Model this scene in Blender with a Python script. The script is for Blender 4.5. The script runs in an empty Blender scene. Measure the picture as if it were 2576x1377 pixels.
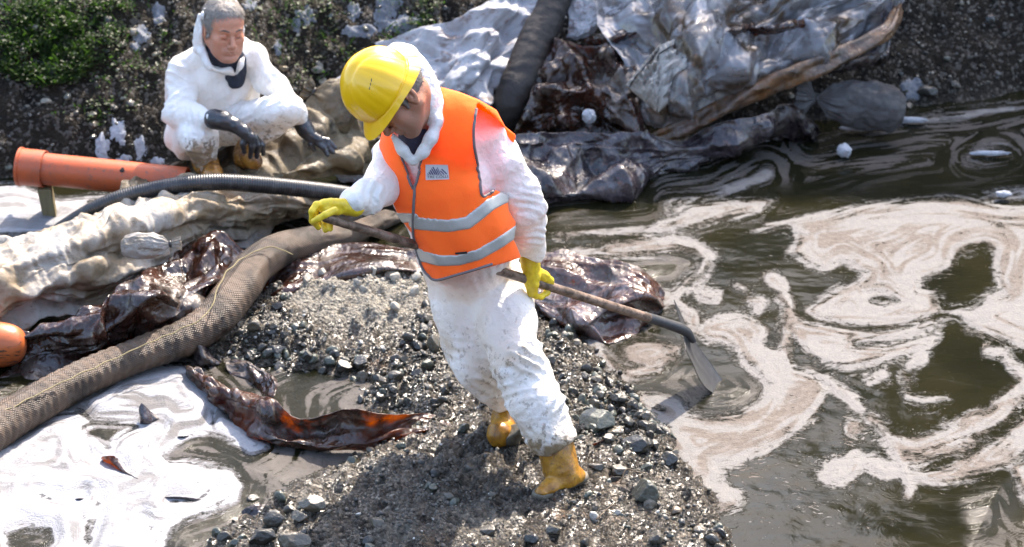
import bpy, math, random
import numpy as np
from mathutils import Vector, Matrix
from mathutils.bvhtree import BVHTree
random.seed(7); RNG = np.random.default_rng(7)
SC = bpy.context.scene; COL = SC.collection
# ------------------------------------------------------------------ camera
CAM_H, PITCH, F, CX, CY = 5.78, math.radians(25), 8452.0, 1288.0, 688.5
cam_d = bpy.data.cameras.new("camera"); cam = bpy.data.objects.new("camera", cam_d); COL.objects.link(cam)
cam.location = (0, 0, CAM_H); cam.rotation_euler = (math.radians(90) - PITCH, 0, 0)
cam_d.sensor_width = 36.0; cam_d.lens = 36.0 * F / 2576.0
cam_d.clip_start = 0.5; cam_d.clip_end = 600
cam_d.dof.use_dof = True; cam_d.dof.focus_distance = 11.7; cam_d.dof.aperture_fstop = 3.6
SC.camera = cam
# ------------------------------------------------------------------ light
SUN_AZ = math.atan2(0.40, 0.9); SUN_EL = math.radians(46)
SDIR = Vector((math.cos(SUN_EL)*math.sin(SUN_AZ), math.cos(SUN_EL)*math.cos(SUN_AZ), math.sin(SUN_EL)))
w = bpy.data.worlds.new("World"); SC.world = w; w.use_nodes = True
wn = w.node_tree; bg = wn.nodes["Background"]
sky = wn.nodes.new("ShaderNodeTexSky"); sky.sky_type = 'NISHITA'; sky.sun_disc = False
sky.sun_elevation = SUN_EL; sky.sun_rotation = SUN_AZ; sky.air_density = 1.0; sky.dust_density = 1.5; sky.ozone_density = 1.0
wn.links.new(sky.outputs[0], bg.inputs[0]); bg.inputs[1].default_value = 0.15
sl = bpy.data.lights.new("sun", 'SUN'); sl.energy = 2.25; sl.angle = math.radians(0.53); sl.color = (1.0, 0.96, 0.91)
sun = bpy.data.objects.new("sun", sl); COL.objects.link(sun)
sun.rotation_euler = SDIR.to_track_quat('Z', 'Y').to_euler(); sun.location = (6, 14, 14)
SC.view_settings.view_transform = 'Standard'; SC.view_settings.look = 'None'
SC.view_settings.exposure = 2.4; SC.view_settings.gamma = 1.0
SC.view_settings.use_curve_mapping = False
SC.view_settings.use_white_balance = True; SC.view_settings.white_balance_temperature = 7300; SC.view_settings.white_balance_tint = 12
SC.cycles.max_bounces = 6; SC.cycles.diffuse_bounces = 3; SC.cycles.glossy_bounces = 3
SC.cycles.transmission_bounces = 3; SC.cycles.transparent_max_bounces = 8
SC.cycles.caustics_reflective = False; SC.cycles.caustics_refractive = False
# ------------------------------------------------------------------ photo pixel <-> place
SP, CP = math.sin(PITCH), math.cos(PITCH)
VR = np.array([1.0, 0, 0]); VU = np.array([0, SP, CP]); VF = np.array([0, CP, -SP]); VT = -VF
def ray(u, v):
    return np.array([(u-CX)/F, CP + SP*(CY-v)/F, -SP + CP*(CY-v)/F])
def PZ(u, v, z=0.0):
    d = ray(u, v); t = (z-CAM_H)/d[2]; return np.array([d[0]*t, d[1]*t, z])
def PY(u, v, Y):
    d = ray(u, v); t = Y/d[1]; return np.array([d[0]*t, Y, CAM_H+d[2]*t])
def proj(X, Y, Z):
    dep = Y*CP - (Z-CAM_H)*SP
    return CX + F*X/dep, CY - F*(Y*SP + (Z-CAM_H)*CP)/dep
def px(p):                                   # size of one picture unit at a point, metres
    return (p[1]*CP - (p[2]-CAM_H)*SP)/F
# ------------------------------------------------------------------ noise
def _h(ix, iy, iz, seed):
    n = (ix*374761393 + iy*668265263 + iz*1440662683 + seed*974634777) & 0xffffffff
    n = ((n ^ (n >> 13))*1274126177) & 0xffffffff
    return n ^ (n >> 16)
def noise(x, y, z=0.0, seed=0):
    x, y, z = np.broadcast_arrays(np.asarray(x, float), np.asarray(y, float), np.asarray(z, float))
    fx, fy, fz = np.floor(x), np.floor(y), np.floor(z)
    ix, iy, iz = fx.astype(np.int64), fy.astype(np.int64), fz.astype(np.int64)
    x, y, z = x-fx, y-fy, z-fz
    u, v, w_ = (t*t*t*(t*(t*6-15)+10) for t in (x, y, z))
    def g(a, b, c):
        h = _h(ix+a, iy+b, iz+c, seed)
        return ((h & 255)/127.5-1)*(x-a) + (((h >> 8) & 255)/127.5-1)*(y-b) + (((h >> 16) & 255)/127.5-1)*(z-c)
    l = lambda a, b, t: a + (b-a)*t
    return l(l(l(g(0,0,0), g(1,0,0), u), l(g(0,1,0), g(1,1,0), u), v), l(l(g(0,0,1), g(1,0,1), u), l(g(0,1,1), g(1,1,1), u), v), w_)*1.1
def fbm(x, y, z=0.0, o=4, seed=0, gain=.5):
    s = 0; a = 1
    for i in range(o):
        s = s + a*noise(x, y, z, seed+i*17); x = np.asarray(x)*2.03; y = np.asarray(y)*2.03; z = np.asarray(z)*2.03; a *= gain
    return s
def ridged(x, y, z=0.0, o=3, seed=0, gain=.5):
    s = 0; a = 1
    for i in range(o):
        s = s + a*(1-np.abs(noise(x, y, z, seed+i*13))*2.4); x = np.asarray(x)*2.1; y = np.asarray(y)*2.1; z = np.asarray(z)*2.1; a *= gain
    return s
def tri3(x, y, z=0.0, seed=0, n=5):           # sharp-creased facets, like crumpled film
    r = np.random.default_rng(seed); x, y, z = np.broadcast_arrays(np.asarray(x, float), np.asarray(y, float), np.asarray(z, float)); s = 0
    for i in range(n):
        d = r.standard_normal(3); d /= np.linalg.norm(d); f = r.uniform(.55, 1.5); ph = r.uniform(0, 1)
        q = (x*d[0]+y*d[1]+z*d[2])*f+ph+.55*noise(x*.45, y*.45, z*.45, seed+i*3)
        t = np.abs((q % 1.0)-.5)*2; s = s+(t-.5)*np.clip(.55+1.7*noise(x*.6, y*.6, z*.6+i*7.7, seed+i), 0, 1.4)/f**.8
    return s*1.1
def sstep(a, b, x):
    t = np.clip((np.asarray(x, float)-a)/(b-a), 0, 1); return t*t*(3-2*t)
def poly_sd(U, V, poly):                      # signed distance to polygon, positive inside
    P = np.array(poly, float); d = np.full(U.shape, 1e9); ins = np.zeros(U.shape, bool)
    n = len(P)
    for i in range(n):
        a, b = P[i], P[(i+1) % n]; e = b-a; wx, wy = U-a[0], V-a[1]
        t = np.clip((wx*e[0]+wy*e[1])/(e@e+1e-9), 0, 1)
        d = np.minimum(d, (wx-t*e[0])**2 + (wy-t*e[1])**2)
        c = ((a[1] > V) != (b[1] > V))
        if abs(e[1]) > 1e-9: ins ^= c & (U < e[0]*(V-a[1])/e[1] + a[0])
    d = np.sqrt(d); return np.where(ins, d, -d)
def catmull(P, n):                            # resample a polyline smoothly, P (k,dim)
    P = np.array(P, float); k = len(P)
    if k == 2: t = np.linspace(0, 1, n)[:, None]; return P[0]*(1-t)+P[1]*t
    seg = np.linalg.norm(np.diff(P[:, :3], axis=0), axis=1)**.5+1e-9; s = np.concatenate([[0], np.cumsum(seg)]); q = np.linspace(0, s[-1], n)
    E = np.vstack([2*P[0]-P[1], P, 2*P[-1]-P[-2]])
    i = np.clip(np.searchsorted(s, q, side='right')-1, 0, k-2); t = ((q-s[i])/(s[i+1]-s[i]))[:, None]
    p0, p1, p2, p3 = E[i], E[i+1], E[i+2], E[i+3]
    return .5*((2*p1)+(-p0+p2)*t+(2*p0-5*p1+4*p2-p3)*t*t+(-p0+3*p1-3*p2+p3)*t**3)
# ------------------------------------------------------------------ objects
def link(o, parent=None):
    COL.objects.link(o)
    if parent is not None: o.parent = parent
    return o
def tag(o, label=None, cat=None, group=None, kind=None):
    if label: o["label"] = label
    if cat: o["category"] = cat
    if group: o["group"] = group
    if kind: o["kind"] = kind
    return o
def empty(name, loc=(0, 0, 0)):
    o = bpy.data.objects.new(name, None); o.location = loc; o.empty_display_size = .1; return link(o)
def mesh_data(name, V, Fc, mat=None, smooth=True, attrs=None, uv=None):
    V = np.ascontiguousarray(V, np.float32); Fc = np.ascontiguousarray(Fc, np.int32)
    me = bpy.data.meshes.new(name); n, k = Fc.shape
    me.vertices.add(len(V)); me.vertices.foreach_set("co", V.ravel())
    me.loops.add(n*k); me.loops.foreach_set("vertex_index", Fc.ravel())
    me.polygons.add(n); me.polygons.foreach_set("loop_start", np.arange(0, n*k, k, dtype=np.int32))
    me.polygons.foreach_set("loop_total", np.full(n, k, np.int32))
    me.update(calc_edges=True)
    me.polygons.foreach_set("use_smooth", np.full(n, bool(smooth)))
    for a, d in (attrs or {}).items():
        d = np.asarray(d, np.float32)
        if d.ndim == 1: at = me.attributes.new(a, 'FLOAT', 'POINT'); at.data.foreach_set("value", d)
        else: at = me.attributes.new(a, 'FLOAT_VECTOR', 'POINT'); at.data.foreach_set("vector", np.ascontiguousarray(d).ravel())
    if mat: me.materials.append(mat)
    return me
def mobj(name, V, Fc, mat=None, parent=None, smooth=True, attrs=None):
    o = bpy.data.objects.new(name, mesh_data(name, V, Fc, mat, smooth, attrs)); link(o)
    if parent is not None:
        o.parent = parent; bpy_inv = Matrix.Translation(parent.location).inverted(); o.matrix_parent_inverse = bpy_inv
    return o
def vnormals(V, Fc):
    a = V[Fc[:, 0]]; b = V[Fc[:, 1]]; c = V[Fc[:, 2]]
    d = V[Fc[:, 3]] if Fc.shape[1] == 4 else c
    n = np.cross(c-a, d-b) if Fc.shape[1] == 4 else np.cross(b-a, c-a)
    N = np.zeros_like(V, dtype=float)
    for k in range(3):
        for j in range(Fc.shape[1]): N[:, k] += np.bincount(Fc[:, j], n[:, k], len(V))
    return N/(np.linalg.norm(N, axis=1, keepdims=True)+1e-12)
def smooth_verts(V, Fc, it=1, lam=.5):
    k = Fc.shape[1]; E = np.concatenate([Fc[:, [j, (j+1) % k]] for j in range(k)])
    cnt = np.bincount(E[:, 0], minlength=len(V))+np.bincount(E[:, 1], minlength=len(V))+1e-9
    V = V.astype(float)
    for _ in range(it):
        A = np.stack([np.bincount(E[:, 0], V[E[:, 1], c], len(V))+np.bincount(E[:, 1], V[E[:, 0], c], len(V)) for c in range(3)], 1)/cnt[:, None]
        V = V + lam*(A-V)
    return V
def grid_faces(m, n, closed=False):          # m rows, n columns; closed wraps columns
    i = np.arange(m-1)[:, None]; j = np.arange(n if closed else n-1)[None]; j2 = (j+1) % n
    return np.stack([i*n+j, i*n+j2, (i+1)*n+j2, (i+1)*n+j], -1).reshape(-1, 4)
def tube(pts, rad, mat, name, parent=None, rings=60, seg=20, fn=None, caps=True, world=True, dense=None):
    """pts: world points; rad per point; fn(s metres, angle)->radius offset."""
    P = catmull(np.hstack([np.array(pts, float), np.array(rad, float)[:, None]]), rings)
    C, R = P[:, :3], P[:, 3]
    T = np.gradient(C, axis=0); T /= np.linalg.norm(T, axis=1, keepdims=True)
    up = np.array([0, 0, 1.0]) if abs(T[0][2]) < .9 else np.array([0, 1.0, 0])
    N = []
    n0 = up - T[0]*(up@T[0]); n0 /= np.linalg.norm(n0)
    for t in T:
        n0 = n0 - t*(n0@t); n0 /= np.linalg.norm(n0); N.append(n0)
    N = np.array(N); B = np.cross(T, N)
    s = np.concatenate([[0], np.cumsum(np.linalg.norm(np.diff(C, axis=0), axis=1))])
    a = np.linspace(0, 2*math.pi, seg, endpoint=False)
    S, A = np.meshgrid(s, a, indexing='ij'); RR = R[:, None]+0*A
    if fn: RR = RR + fn(S, A)
    V = C[:, None]+RR[..., None]*(np.cos(A)[..., None]*N[:, None]+np.sin(A)[..., None]*B[:, None])
    V = V.reshape(-1, 3); Fc = grid_faces(rings, seg, True)
    uvv = np.stack([S, A, RR], -1).reshape(-1, 3)
    if caps:
        for end, c in ((0, C[0]-T[0]*R[0]*.15), (rings-1, C[-1]+T[-1]*R[-1]*.15)):
            ci = len(V); V = np.vstack([V, c]); uvv = np.vstack([uvv, uvv[end*seg]])
            j = np.arange(seg); r = end*seg
            q = np.stack([r+(j+1) % seg, r+j, np.full(seg, ci), np.full(seg, ci)], 1) if end == 0 else np.stack([r+j, r+(j+1) % seg, np.full(seg, ci), np.full(seg, ci)], 1)
            Fc = np.vstack([Fc, q])
    Fq = Fc
    # degenerate quads -> keep as tris through separate builder
    if caps:
        tri = Fq[-2*seg:][:, :3]; quads = Fq[:-2*seg]
        Fc = np.vstack([np.vstack([quads[:, [0, 1, 2]], quads[:, [0, 2, 3]]]), tri])
    Fc = Fc[:, ::-1]
    return mobj(name, V, Fc, mat, parent, attrs={"tuv": uvv})
# ------------------------------------------------------------------ signed-distance modelling
class Field:
    def __init__(s, lo, hi, h):
        s.lo = np.array(lo, float); s.h = h; s.n = np.ceil((np.array(hi, float)-s.lo)/h).astype(int)+1
        s.ax = [s.lo[i]+h*np.arange(s.n[i]) for i in range(3)]; s.V = np.full(s.n, 1.0, np.float32)
    def grid(s): return np.meshgrid(*s.ax, indexing='ij', sparse=True)
    def add(s, fn, lo, hi, k=.02, mode='u'):
        sl_ = []
        for i in range(3):
            a = int(np.clip(math.floor((lo[i]-k-s.lo[i])/s.h)-2, 0, s.n[i])); b = int(np.clip(math.ceil((hi[i]+k-s.lo[i])/s.h)+3, 0, s.n[i]))
            if b <= a: return
            sl_.append(slice(a, b))
        X, Y, Z = np.meshgrid(s.ax[0][sl_[0]], s.ax[1][sl_[1]], s.ax[2][sl_[2]], indexing='ij', sparse=True)
        d = fn(X, Y, Z); v = s.V[tuple(sl_)]
        if mode == 'u':
            h = np.clip(.5+.5*(v-d)/k, 0, 1); r = v*(1-h)+d*h-k*h*(1-h)
        else:                                 # subtract
            d = -d; h = np.clip(.5-.5*(v-d)/k, 0, 1); r = v*(1-h)+d*h+k*h*(1-h)
        s.V[tuple(sl_)] = r
    def cone(s, a, b, ra, rb, k=.02, n=None, fl=1.0, mode='u'):
        a = np.array(a, float); b = np.array(b, float); ab = b-a; L = ab@ab+1e-12; r = max(ra, rb)
        def fn(X, Y, Z):
            x, y, z = X-a[0], Y-a[1], Z-a[2]
            t = np.clip((x*ab[0]+y*ab[1]+z*ab[2])/L, 0, 1)
            x, y, z = x-t*ab[0], y-t*ab[1], z-t*ab[2]
            if n is not None:
                q = (x*n[0]+y*n[1]+z*n[2])*(fl-1); x, y, z = x+q*n[0], y+q*n[1], z+q*n[2]
            return np.sqrt(x*x+y*y+z*z)-(ra+t*(rb-ra))
        s.add(fn, np.minimum(a, b)-r, np.maximum(a, b)+r, k, mode)
    def chain(s, nodes, k=.02, n=None, fl=1.0):
        for p, q in zip(nodes[:-1], nodes[1:]): s.cone(p[0], q[0], p[1], q[1], k, n, fl)
    def ell(s, c, r, k=.01, ax=None, mode='u'):
        c = np.array(c, float); r = np.array(r, float)
        A = np.eye(3) if ax is None else np.array(ax, float)
        R = np.sqrt(((A*r[:, None])**2).sum(0))
        def fn(X, Y, Z):
            x, y, z = X-c[0], Y-c[1], Z-c[2]
            p = [x*A[i][0]+y*A[i][1]+z*A[i][2] for i in range(3)]
            k0 = np.sqrt(sum((p[i]/r[i])**2 for i in range(3))); k1 = np.sqrt(sum((p[i]/r[i]**2)**2 for i in range(3)))+1e-9
            return k0*(k0-1)/k1
        s.add(fn, c-R, c+R, k, mode)
    def net(s, V=None):
        V = s.V if V is None else V
        S = V < 0; c = np.zeros(tuple(x-1 for x in V.shape), np.int8)
        for a in (0, 1):
            for b in (0, 1):
                for d in (0, 1): c += S[a:V.shape[0]-1+a, b:V.shape[1]-1+b, d:V.shape[2]-1+d]
        act = (c > 0) & (c < 8); idx = np.full(c.shape, -1, np.int64); cells = np.argwhere(act); idx[act] = np.arange(len(cells))
        acc = np.zeros((len(cells), 3)); cnt = np.zeros(len(cells))
        cs = [(a, b, d) for a in (0, 1) for b in (0, 1) for d in (0, 1)]
        for p in cs:
            for ax in range(3):
                if p[ax]: continue
                q = list(p); q[ax] = 1
                va = V[cells[:, 0]+p[0], cells[:, 1]+p[1], cells[:, 2]+p[2]]; vb = V[cells[:, 0]+q[0], cells[:, 1]+q[1], cells[:, 2]+q[2]]
                m = (va < 0) != (vb < 0); t = va[m]/(va[m]-vb[m])
                pos = np.tile(np.array(p, float), (m.sum(), 1)); pos[:, ax] = t; acc[m] += pos; cnt[m] += 1
        verts = s.lo+(cells+acc/cnt[:, None])*s.h
        Q = []
        for ax in range(3):
            o = [i for i in range(3) if i != ax]
            sa = [slice(None)]*3; sb = [slice(None)]*3
            sa[ax] = slice(0, -1); sb[ax] = slice(1, None)
            for k in o: sa[k] = slice(1, -1); sb[k] = slice(1, -1)
            A = S[tuple(sa)]; B = S[tuple(sb)]
            for val in (True, False):
                e = np.argwhere((A != B) & (A == val)); 
                if not len(e): continue
                for k in o: e[:, k] += 1
                def cell(d1, d2):
                    c_ = e.copy(); c_[:, o[0]] += d1; c_[:, o[1]] += d2; return idx[c_[:, 0], c_[:, 1], c_[:, 2]]
                q = np.stack([cell(-1, -1), cell(0, -1), cell(0, 0), cell(-1, 0)], 1)
                flip = (val is False) ^ (ax == 1)
                Q.append(q[:, ::-1] if flip else q)
        return verts, np.concatenate(Q)
def sheet(name, rows, mat, parent=None, nu=120, nv=60, wr=(), thick=.004, kind='z', attrs=None, fn=None):
    """rows of (u, v, z|Y) picture points with a height (kind z) or a depth (kind Y); lofted, wrinkled, thickened."""
    P = PZ if kind == 'z' else PY
    R = [catmull([P(*p) for p in r], nu) for r in rows]
    G = np.stack([catmull([R[i][j] for i in range(len(R))], nv) for j in range(nu)], 1)   # nv x nu x 3
    def jag(G, sd_):                                      # uneven, torn-looking borders
        m_, n_ = G.shape[:2]; L = np.linalg.norm(np.diff(G[m_//2], axis=0), axis=1).sum(); q = np.linspace(0, L, n_); H = np.linalg.norm(np.diff(G[:, n_//2], axis=0), axis=1).sum()
        a0 = np.clip((.028*fbm(q*5, 0*q+sd_, 0, 4, 77)+.010)/H, 0, .15); a1 = np.clip((.028*fbm(q*5, 0*q+sd_+9, 0, 4, 78)+.010)/H, 0, .15)
        t = (np.linspace(0, 1, m_)[:, None]*(1-a0-a1)+a0)*(m_-1); i = np.clip(t.astype(int), 0, m_-2); f = (t-i)[..., None]; j = np.arange(n_)[None]
        return G[i, j]*(1-f)+G[i+1, j]*f
    G = jag(G, len(rows)+nu*.1); G = jag(G.transpose(1, 0, 2), nv*.13).transpose(1, 0, 2)
    V = G.reshape(-1, 3); Fc = grid_faces(nv, nu)
    N = vnormals(V, Fc)
    if N[:, 2].mean() < 0: Fc = Fc[:, ::-1]; N = -N
    du = np.concatenate([[0], np.cumsum(np.linalg.norm(np.diff(G.mean(0), axis=0), axis=1))]); dv = np.concatenate([[0], np.cumsum(np.linalg.norm(np.diff(G.mean(1), axis=0), axis=1))])
    S, T = np.meshgrid(du, dv)
    S, T = S.ravel(), T.ravel(); D = np.zeros(len(V))
    for (amp, lx, ly, seed, typ) in wr:
        wxp = .35*lx*noise(S/lx*.9, T/ly*.9, 3.3, seed+5)
        if typ == 'r': n_ = ridged((S+wxp)/lx, (T+wxp)/ly, 0, 3, seed)-.9
        elif typ == 't': n_ = tri3(S/lx, T/ly, .3*noise(S/lx*.5, T/ly*.5, 2, seed), seed)
        elif typ == 'f': n_ = fbm((S+wxp)/lx, (T+wxp)/ly, 0, 4, seed)
        else:  # creased facets
            a1 = noise(S/lx, T/ly, 0, seed); a2 = noise(S/lx, T/ly, 9.1, seed+3); n_ = np.maximum(a1, a2)*1.6-np.abs(noise(S/lx*2.3, T/ly*2.3, 4, seed+9))*.6
        D += amp*n_
    edge = np.minimum(1, np.minimum.reduce([S, du[-1]-S, T, dv[-1]-T])/.04+.35)
    V = V+N*(D*edge)[:, None]
    if fn is not None: V = fn(V, S, T)
    n0 = len(V); V2 = V-N*thick
    m = np.arange(n0).reshape(nv, nu); b = np.concatenate([m[0], m[1:, -1], m[-1, ::-1][1:], m[::-1, 0][1:-1]])
    b2 = np.roll(b, -1); side = np.stack([b, b2, b2+n0, b+n0], 1)
    if Fc[0][1] == 1: side = side[:, ::-1]
    Fall = np.concatenate([Fc, Fc[:, ::-1]+n0, side])
    A = {"tuv": np.tile(np.stack([S, T, 0*S], 1), (2, 1))}
    if attrs:
        for k_, f_ in attrs.items(): A[k_] = np.tile(f_(V, S/du[-1], T/dv[-1]), 2)
    o = mobj(name, np.vstack([V, V2]), Fall, mat, parent, attrs=A); o["_n"] = n0
    del o["_n"]
    return o
# ------------------------------------------------------------------ materials
class M:
    def __init__(s, name):
        s.m = bpy.data.materials.new(name); s.m.use_nodes = True; s.t = s.m.node_tree; s.p = s.t.nodes["Principled BSDF"]; s.out = s.t.nodes["Material Output"]
        s._tc = None
    def n(s, typ, **kw):
        nd = s.t.nodes.new(typ)
        for k, v in kw.items(): setattr(nd, k, v)
        return nd
    def set(s, sock, v):
        if isinstance(v, bpy.types.NodeSocket): s.t.links.new(v, sock)
        elif v is not None:
            if hasattr(sock.default_value, '__len__') and not hasattr(v, '__len__'): v = (v,)*len(sock.default_value)
            if hasattr(sock.default_value, '__len__') and len(sock.default_value) == 4 and len(v) == 3: v = (*v, 1)
            sock.default_value = v
    def P(s, **kw):
        for k, v in kw.items(): s.set(s.p.inputs[k.replace('_', ' ')], v)
        return s
    def pos(s):
        if s._tc is None: s._tc = s.n("ShaderNodeNewGeometry").outputs["Position"]
        return s._tc
    def obj(s): return s.n("ShaderNodeTexCoord").outputs["Object"]
    def attr(s, a, vec=False):
        nd = s.n("ShaderNodeAttribute", attribute_name=a); return nd.outputs["Vector" if vec else "Fac"]
    def map(s, v, scale=(1, 1, 1), rot=(0, 0, 0), loc=(0, 0, 0)):
        nd = s.n("ShaderNodeMapping"); s.set(nd.inputs[0], v); nd.inputs["Scale"].default_value = scale if hasattr(scale, '__len__') else (scale,)*3
        nd.inputs["Rotation"].default_value = rot; nd.inputs["Location"].default_value = loc; return nd.outputs[0]
    def noise(s, v, scale=5, det=4, rough=.55, dist=0, col=False, lac=2.0, typ='FBM'):
        nd = s.n("ShaderNodeTexNoise"); nd.noise_type = typ; s.set(nd.inputs["Vector"], v)
        nd.inputs["Scale"].default_value = scale; nd.inputs["Detail"].default_value = det; nd.inputs["Roughness"].default_value = rough; nd.inputs["Distortion"].default_value = dist
        nd.inputs["Lacunarity"].default_value = lac
        return nd.outputs["Color" if col else "Fac"]
    def vor(s, v, scale=5, feat='F1', out="Distance", rnd=1.0, dim='3D'):
        nd = s.n("ShaderNodeTexVoronoi", feature=feat); s.set(nd.inputs["Vector"], v); nd.inputs["Scale"].default_value = scale; nd.inputs["Randomness"].default_value = rnd
        return nd.outputs[out]
    def ma(s, op, a, b=None, c=None, clamp=False):
        nd = s.n("ShaderNodeMath", operation=op, use_clamp=clamp)
        for i, x in enumerate((a, b, c)):
            if x is not None: s.set(nd.inputs[i], x)
        return nd.outputs[0]
    def ss(s, x, a, b):                       # smoothstep
        nd = s.n("ShaderNodeMapRange", interpolation_type='SMOOTHSTEP'); s.set(nd.inputs[0], x); nd.inputs[1].default_value = a; nd.inputs[2].default_value = b
        return nd.outputs[0]
    def mix(s, f, a, b, typ='MIX'):
        nd = s.n("ShaderNodeMix", data_type='RGBA', blend_type=typ); s.set(nd.inputs["Factor"], f); s.set(nd.inputs[6], a); s.set(nd.inputs[7], b); return nd.outputs[2]
    def fmix(s, f, a, b):
        nd = s.n("ShaderNodeMix", data_type='FLOAT'); s.set(nd.inputs[0], f); s.set(nd.inputs[2], a); s.set(nd.inputs[3], b); return nd.outputs[0]
    def ramp(s, f, stops, interp='LINEAR'):
        nd = s.n("ShaderNodeValToRGB"); cr = nd.color_ramp; cr.interpolation = interp
        while len(cr.elements) < len(stops): cr.elements.new(.5)
        for e, (p, c) in zip(cr.elements, stops): e.position = p; e.color = (*c, 1) if hasattr(c, '__len__') else (c, c, c, 1)
        s.set(nd.inputs[0], f); return nd.outputs[0]
    def comb(s, x, y, z):
        nd = s.n("ShaderNodeCombineXYZ"); [s.set(nd.inputs[i], q) for i, q in enumerate((x, y, z))]; return nd.outputs[0]
    def sep(s, v):
        nd = s.n("ShaderNodeSeparateXYZ"); s.set(nd.inputs[0], v); return nd.outputs
    def bump(s, h, dist=.01, st=1.0, nrm=None):
        nd = s.n("ShaderNodeBump"); s.set(nd.inputs["Height"], h); nd.inputs["Distance"].default_value = dist; nd.inputs["Strength"].default_value = st
        if nrm is not None: s.set(nd.inputs["Normal"], nrm)
        s.set(s.p.inputs["Normal"], nd.outputs[0]); return nd.outputs[0]
    def translucent(s, col, fac):
        tr = s.n("ShaderNodeBsdfTranslucent"); s.set(tr.inputs[0], col)
        mx = s.n("ShaderNodeMixShader"); s.set(mx.inputs[0], fac); s.t.links.new(s.p.outputs[0], mx.inputs[1]); s.t.links.new(tr.outputs[0], mx.inputs[2]); s.t.links.new(mx.outputs[0], s.out.inputs[0])
        return s
    def see_through(s, fac):
        tr = s.n("ShaderNodeBsdfTransparent"); src = s.out.inputs[0].links[0].from_socket
        mx = s.n("ShaderNodeMixShader"); s.set(mx.inputs[0], fac); s.t.links.new(src, mx.inputs[1]); s.t.links.new(tr.outputs[0], mx.inputs[2]); s.t.links.new(mx.outputs[0], s.out.inputs[0])
        return s
# ================================================================== materials of the setting
def mat_ground():
    m = M("wet_gravel"); p = m.pos(); dry = m.attr("dry"); bank = m.attr("bank")
    n1 = m.noise(p, 9, 8, .65); n2 = m.noise(p, 60, 5, .7); v = m.vor(p, 70); vc = m.sep(m.vor(p, 70, out="Color"))[0]
    c = m.ramp(m.ma('ADD', m.ma('MULTIPLY', n1, .6), m.ma('MULTIPLY', n2, .4)), [(.34, (.008, .006, .004)), (.5, (.034, .026, .018)), (.62, (.12, .097, .069))])
    c = m.mix(.45, c, m.ramp(vc, [(0, (.022, .018, .013)), (.6, (.10, .082, .058)), (1, (.30, .25, .19))]))
    c = m.mix(m.ma('MULTIPLY', dry, m.ss(n2, .3, .6)), c, m.ramp(n2, [(.3, (.17, .15, .12)), (.7, (.42, .38, .30))]))
    rust = m.ma('MULTIPLY', m.ss(m.noise(p, 4.5, 4, .6), .60, .72), .6)
    c = m.mix(rust, c, (.17, .085, .035))
    bc = m.ramp(m.ma('ADD', m.ma('MULTIPLY', n1, .55), m.ma('MULTIPLY', n2, .45)), [(.3, (.006, .0045, .003)), (.52, (.022, .016, .010)), (.7, (.055, .044, .031))])
    bc = m.mix(m.ss(vc, .72, .9), bc, (.12, .105, .09))
    c = m.mix(bank, c, bc)
    wet = m.ss(m.noise(p, 9, 6, .7), .42, .66)
    r = m.fmix(m.ma('MAXIMUM', dry, bank), m.fmix(wet, .08, .38), .8)
    m.P(Base_Color=c, Roughness=r, Specular_IOR_Level=m.fmix(bank, .7, .2))
    m.bump(m.ma('ADD', m.ma('ADD', m.ma('MULTIPLY', n2, 1.0), m.ma('MULTIPLY', m.noise(p, 190, 3, .7), .5)), m.ma('MULTIPLY', v, -.9)), .024, 1.0); return m.m
def mat_stone():
    m = M("wet_stone"); p = m.pos(); rnd = m.attr("rnd"); dry = m.attr("dry")
    n = m.noise(p, 45, 6, .65); n2 = m.noise(p, 8, 3)
    c = m.ramp(rnd, [(0, (.020, .019, .016)), (.35, (.055, .050, .040)), (.6, (.115, .095, .068)), (.8, (.065, .075, .058)), (.93, (.20, .14, .085)), (1, (.46, .44, .40))])
    c = m.mix(.5, c, m.mix(n, (.3, .3, .3), (1.5, 1.5, 1.5)), 'MULTIPLY')
    c = m.mix(dry, c, m.mix(n, (.18, .16, .13), (.46, .42, .34)))
    r = m.fmix(dry, m.fmix(m.ss(n2, .35, .65), .10, .42), .8)
    m.P(Base_Color=c, Roughness=r, Specular_IOR_Level=.6); m.bump(n, .006, .9); return m.m
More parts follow.
